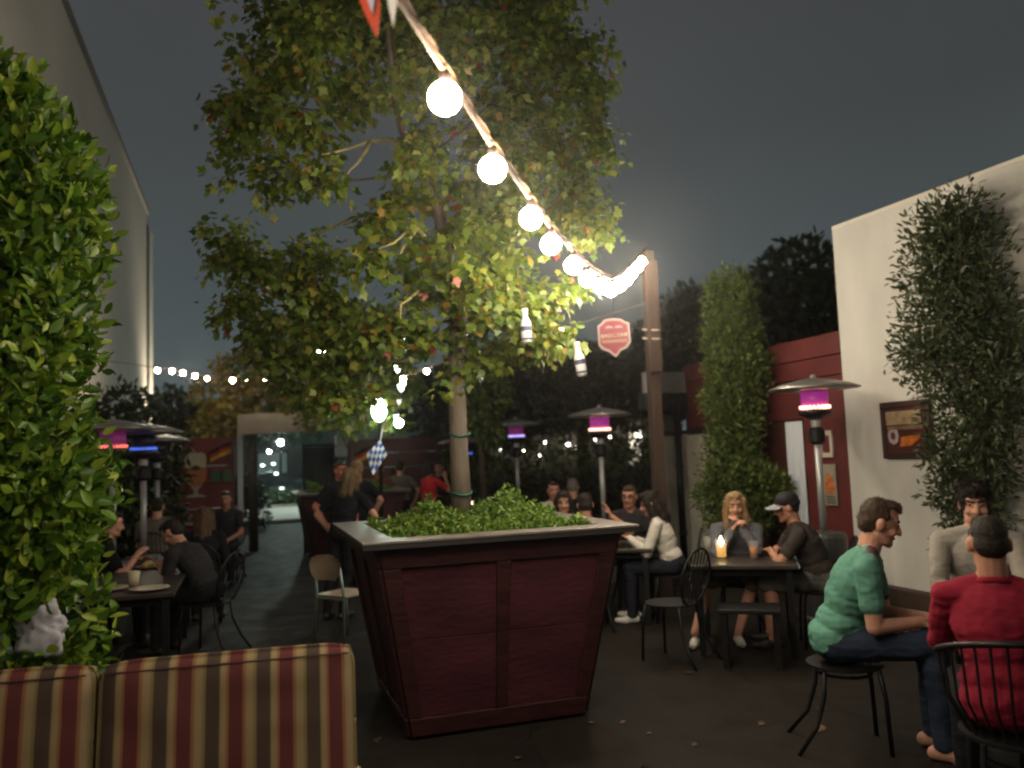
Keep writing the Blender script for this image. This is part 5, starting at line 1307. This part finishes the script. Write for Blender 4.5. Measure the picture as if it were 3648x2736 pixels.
JEAN = cloth('dark blue denim', (.022, .032, .055), .3); BLK = cloth('black cloth', (.012, .012, .015)); NAVY = cloth('navy cloth', (.016, .018, .028))
RED = cloth('red cotton', (.24, .016, .034), .10); BEIGE = cloth('beige cotton', (.34, .31, .27)); GREYJ = cloth('grey jacket', (.10, .10, .12)); BRNT = cloth('dark brown cotton', (.048, .040, .036))
WHT = cloth('white knit', (.60, .56, .50)); DGR = cloth('charcoal cotton', (.028, .027, .029)); GRY = cloth('taupe cotton', (.12, .105, .09)); PALE = cloth('pale cotton', (.40, .36, .33)); REDT = cloth('bright red knit', (.45, .02, .03)); SHORTS = cloth('striped shorts', (.10, .095, .085), .5)
KHAKI = cloth('khaki', (.12, .10, .07)); SNEAK = mat('white sneaker', (.55, .52, .48), .6); SANDAL = sk('bare foot', (.46, .24, .17))

person('young man in a teal printed T-shirt and dark jeans leaning forward on a bistro chair', (3.145, 3.975), 132, untucked=True, scale=1.08, build=1.06, hip=.575, lean=23, hp=20, yaw=-12, voxel=.0062,
       knees=[(-.13, .45, .545), (.10, .47, .55)], ankles=[(-.11, .42, .085), (.10, .46, .085)], hands=[(-.03, .43, .655), (.06, .40, .65)], hdir=[(.25, .9, -.5), (-.35, .95, -.35)], poles=[(-.4, -.4, -1), (.35, -.45, -1)],
       curl=.55, shirt=TEAL, trousers=JEAN, sleeve='short', hair='quiff', hairm=H_BROWN, shoe=SANDAL)
person('man in a red shirt seen from behind on the spoked iron chair', (2.985, 2.75), 42, scale=1.01, hip=.565, lean=8, hp=6, yaw=-6, voxel=.0070, build=1.02, hands=[(-.10, .46, .80), (.16, .46, .80)], poles=[(-.45, -.1, -1), (.6, -.1, -1)],
       untucked=True, shirt=RED, trousers=BLK, skin=SKIN2, sleeve='long', hair='crop', hairm=H_DARK)
person('dark curly haired man in a beige shirt facing the camera by the cream wall', (4.24, 4.01), 222, scale=1.03, hip=.61, lean=8, hp=10, voxel=.0075, build=1.08, hands=[(-.10, .44, .79), (.12, .42, .79)], shirt=BEIGE, trousers=BLK, sleeve='long', hair='curly', hairm=H_DARK)
person('blonde woman in a grey jacket resting her hands below her chin', (4.19, 6.57), 210, scale=.97, lean=18, hp=6, voxel=.0085, hands=[(-.045, .29, 1.00), (.05, .31, .975)], hdir=[(.5, .25, .9), (-.6, .2, .75)], poles=[(-.6, .3, -1), (.6, .3, -1)], curl=.9,
       knees=[(-.10, .42, .53), (.26, .40, .55)], ankles=[(.05, .40, .085), (.42, .52, .12)], shirt=GREYJ, trousers=KHAKI, sleeve='long', shorts=True, hair='long', hairm=H_BLONDE, shoe=SNEAK)
person('man in a black cap and dark T-shirt leaning on the candle table', (4.56, 5.90), 300, lean=24, hp=14, voxel=.0085, build=1.15, hands=[(-.02, .40, .79), (.10, .34, .79)], hdir=[(.9, .3, 0), (-.9, .25, 0)], poles=[(-1, .1, -.7), (1, .1, -.7)], shirt=BRNT, trousers=SHORTS, sleeve='short', shorts=True, hair='crop', hairm=H_DARK, cap=True, skin=SKIN2)
person('short haired woman in a white sweater bending over her table', (3.97, 7.36), 300, scale=.97, lean=18, hp=20, voxel=.009, build=.95, hands=[(-.10, .42, .84), (.12, .36, .80)], shirt=WHT, trousers=NAVY, sleeve='long', hair='bob', hairm=H_DARK, shoe=SNEAK)
person('man with glasses in a charcoal shirt facing the white sweater', (3.96, 8.29), 200, lean=14, hp=8, yaw=20, voxel=.011, shirt=DGR, trousers=BLK, sleeve='short', hair='short', hairm=H_BROWN, glasses=True, skin=SKIN2)
person('man in a pale shirt sitting far behind the near planter', (3.79, 10.19), 190, lean=8, hp=6, voxel=.013, shirt=PALE, trousers=BLK, hair='crop', hairm=H_DARK, skin=SKIN2)
person('woman with big dark curls facing over the planter rim', (3.29, 8.52), 200, scale=.95, lean=14, hp=10, voxel=.012, shirt=BLK, trousers=BLK, sleeve='long', hair='bob', hairm=H_DARK)
person('dark haired person seen from behind with a raised hand past the planter rim', (3.13, 7.50), 20, scale=.97, lean=16, hp=10, voxel=.010, hands=[(-.14, .30, .80), (.26, .22, 1.06)], poles=[(-1, 0, -.6), (1, .1, -.4)], hdir=[(.2, 1, 0), (-.3, .2, .9)], shirt=BLK, trousers=BLK, hair='short', hairm=H_DARK, skin=SKIN2)
person('grey haired person with back turned farther behind the planter', (4.32, 10.81), 30, lean=6, hp=6, voxel=.014, shirt=BLK, trousers=BLK, hair='short', hairm=H_GREY)
person('dark haired man bowed below the dim purple heater', (2.78, 9.39), 70, scale=.97, lean=12, hp=12, voxel=.013, shirt=BLK, trousers=BLK, hair='short', hairm=H_DARK, skin=SKIN2)
person('woman with glasses sitting behind the tree trunk', (1.75, 8.67), 165, scale=.95, lean=14, hp=12, voxel=.011, shirt=NAVY, trousers=BLK, sleeve='long', hair='bob', hairm=H_BROWN, glasses=True)
person('man in a dark shirt bowed over the left table', (-.36, 8.12), 300, lean=32, hp=42, voxel=.009, build=1.08, hands=[(-.08, .42, .78), (.16, .38, .79)], shirt=DGR, trousers=BLK, hair='short', hairm=H_DARK)
person('long haired woman with her back turned at the left tables', (-.47, 9.41), 5, scale=.95, lean=22, hp=16, voxel=.012, shirt=BLK, trousers=BLK, sleeve='long', hair='long', hairm=hairmat('dark blonde hair', (.12, .07, .04)))
person('man in a taupe shirt seated beyond the left heater', (-1.11, 11.41), 5, lean=10, hp=10, voxel=.013, build=1.1, shirt=GRY, trousers=BLK, hair='short', hairm=H_DARK)
person('person seated under the beer glass sign', (-.29, 12.90), 190, lean=10, hp=8, voxel=.014, shirt=DGR, trousers=BLK, hair='short', hairm=H_DARK, skin=SKIN2)
person('person half hidden beside the tall hedge at the left table', (-1.42, 8.70), 80, lean=18, hp=12, voxel=.012, hands=[(-.1, .42, .79), (.1, .40, .86)], shirt=BLK, trousers=BLK, hair='short', hairm=H_DARK)
person('waitress in black with long fair hair bending forward, back turned', (.97, 9.15), 40, scale=.95, hip=.88, lean=17, hp=12, voxel=.010, stand=True, hands=[(-.25, .12, .95), (.24, .26, 1.02)], poles=[(-1, -.5, -.2), (1, -.6, -.4)], ankles=[(-.16, -.10, .08), (.02, -.06, .08)], knees=[(-.13, -.03, .47), (.04, .02, .48)], shirt=BLK, trousers=BLK, sleeve='short', hair='bob', hairm=hairmat('dull fair hair', (.16, .105, .05)))
person('dark haired man standing behind the waitress', (1.12, 10.84), 150, hip=.90, lean=2, hp=4, voxel=.013, stand=True, shirt=BLK, trousers=BLK, hair='short', hairm=H_BROWN, skin=sk('skin flushed', (.50, .17, .13)))
person('fair haired person standing behind the waitress, back turned', (1.45, 11.53), 330, hip=.90, lean=3, hp=4, voxel=.013, stand=True, shirt=BLK, trousers=BLK, hair='short', hairm=H_BLONDE)
person('person standing behind the lozenge flag', (2.14, 14.15), 200, scale=.95, hip=.88, lean=4, hp=6, voxel=.015, stand=True, shirt=cloth('dull red cotton', (.16, .05, .045)), trousers=BLK, hair='short', hairm=H_DARK, skin=SKIN2)
person('person in a taupe shirt standing with back turned behind the far planter', (2.51, 14.36), 20, hip=.88, lean=12, hp=14, voxel=.015, build=1.1, stand=True, shirt=GRY, trousers=BLK, hair='short', hairm=H_DARK)
person('woman in a red top with one hand raised behind the far planter', (2.86, 13.61), 60, scale=.93, hip=.88, lean=4, hp=6, voxel=.014, stand=True, hands=[(-.12, .30, 1.1), (.18, .26, 1.42)], hdir=[(.2, 1, 0), (-.3, .3, .9)], shirt=REDT, trousers=BLK, hair='tied', hairm=H_DARK, skin=SKIN2)
person('dark haired person standing right of the woman in the red top', (3.20, 14.22), 210, scale=.93, hip=.88, lean=4, hp=6, voxel=.015, stand=True, shirt=BLK, trousers=BLK, hair='short', hairm=H_DARK, skin=SKIN2)
bpy.data.scenes.remove(TMP)

# ---------------------------------------------------------------- thin air volume added to imitate lens glare
if GLARE_HAZE:
    m = bpy.data.materials.new('night haze'); m.use_nodes = True; t = m.node_tree
    t.nodes.remove(t.nodes['Principled BSDF'])
    v = t.nodes.new('ShaderNodeVolumePrincipled'); v.inputs['Density'].default_value = GLARE_HAZE; v.inputs['Color'].default_value = (.9, .9, .9, 1); v.inputs['Anisotropy'].default_value = .92
    t.links.new(v.outputs[0], t.nodes['Material Output'].inputs['Volume'])
    o = put('glare_haze', MB().box((10, 24, 4.6), (120, 90, 11.6)).mesh('glare_haze', m)); o['kind'] = 'stuff'
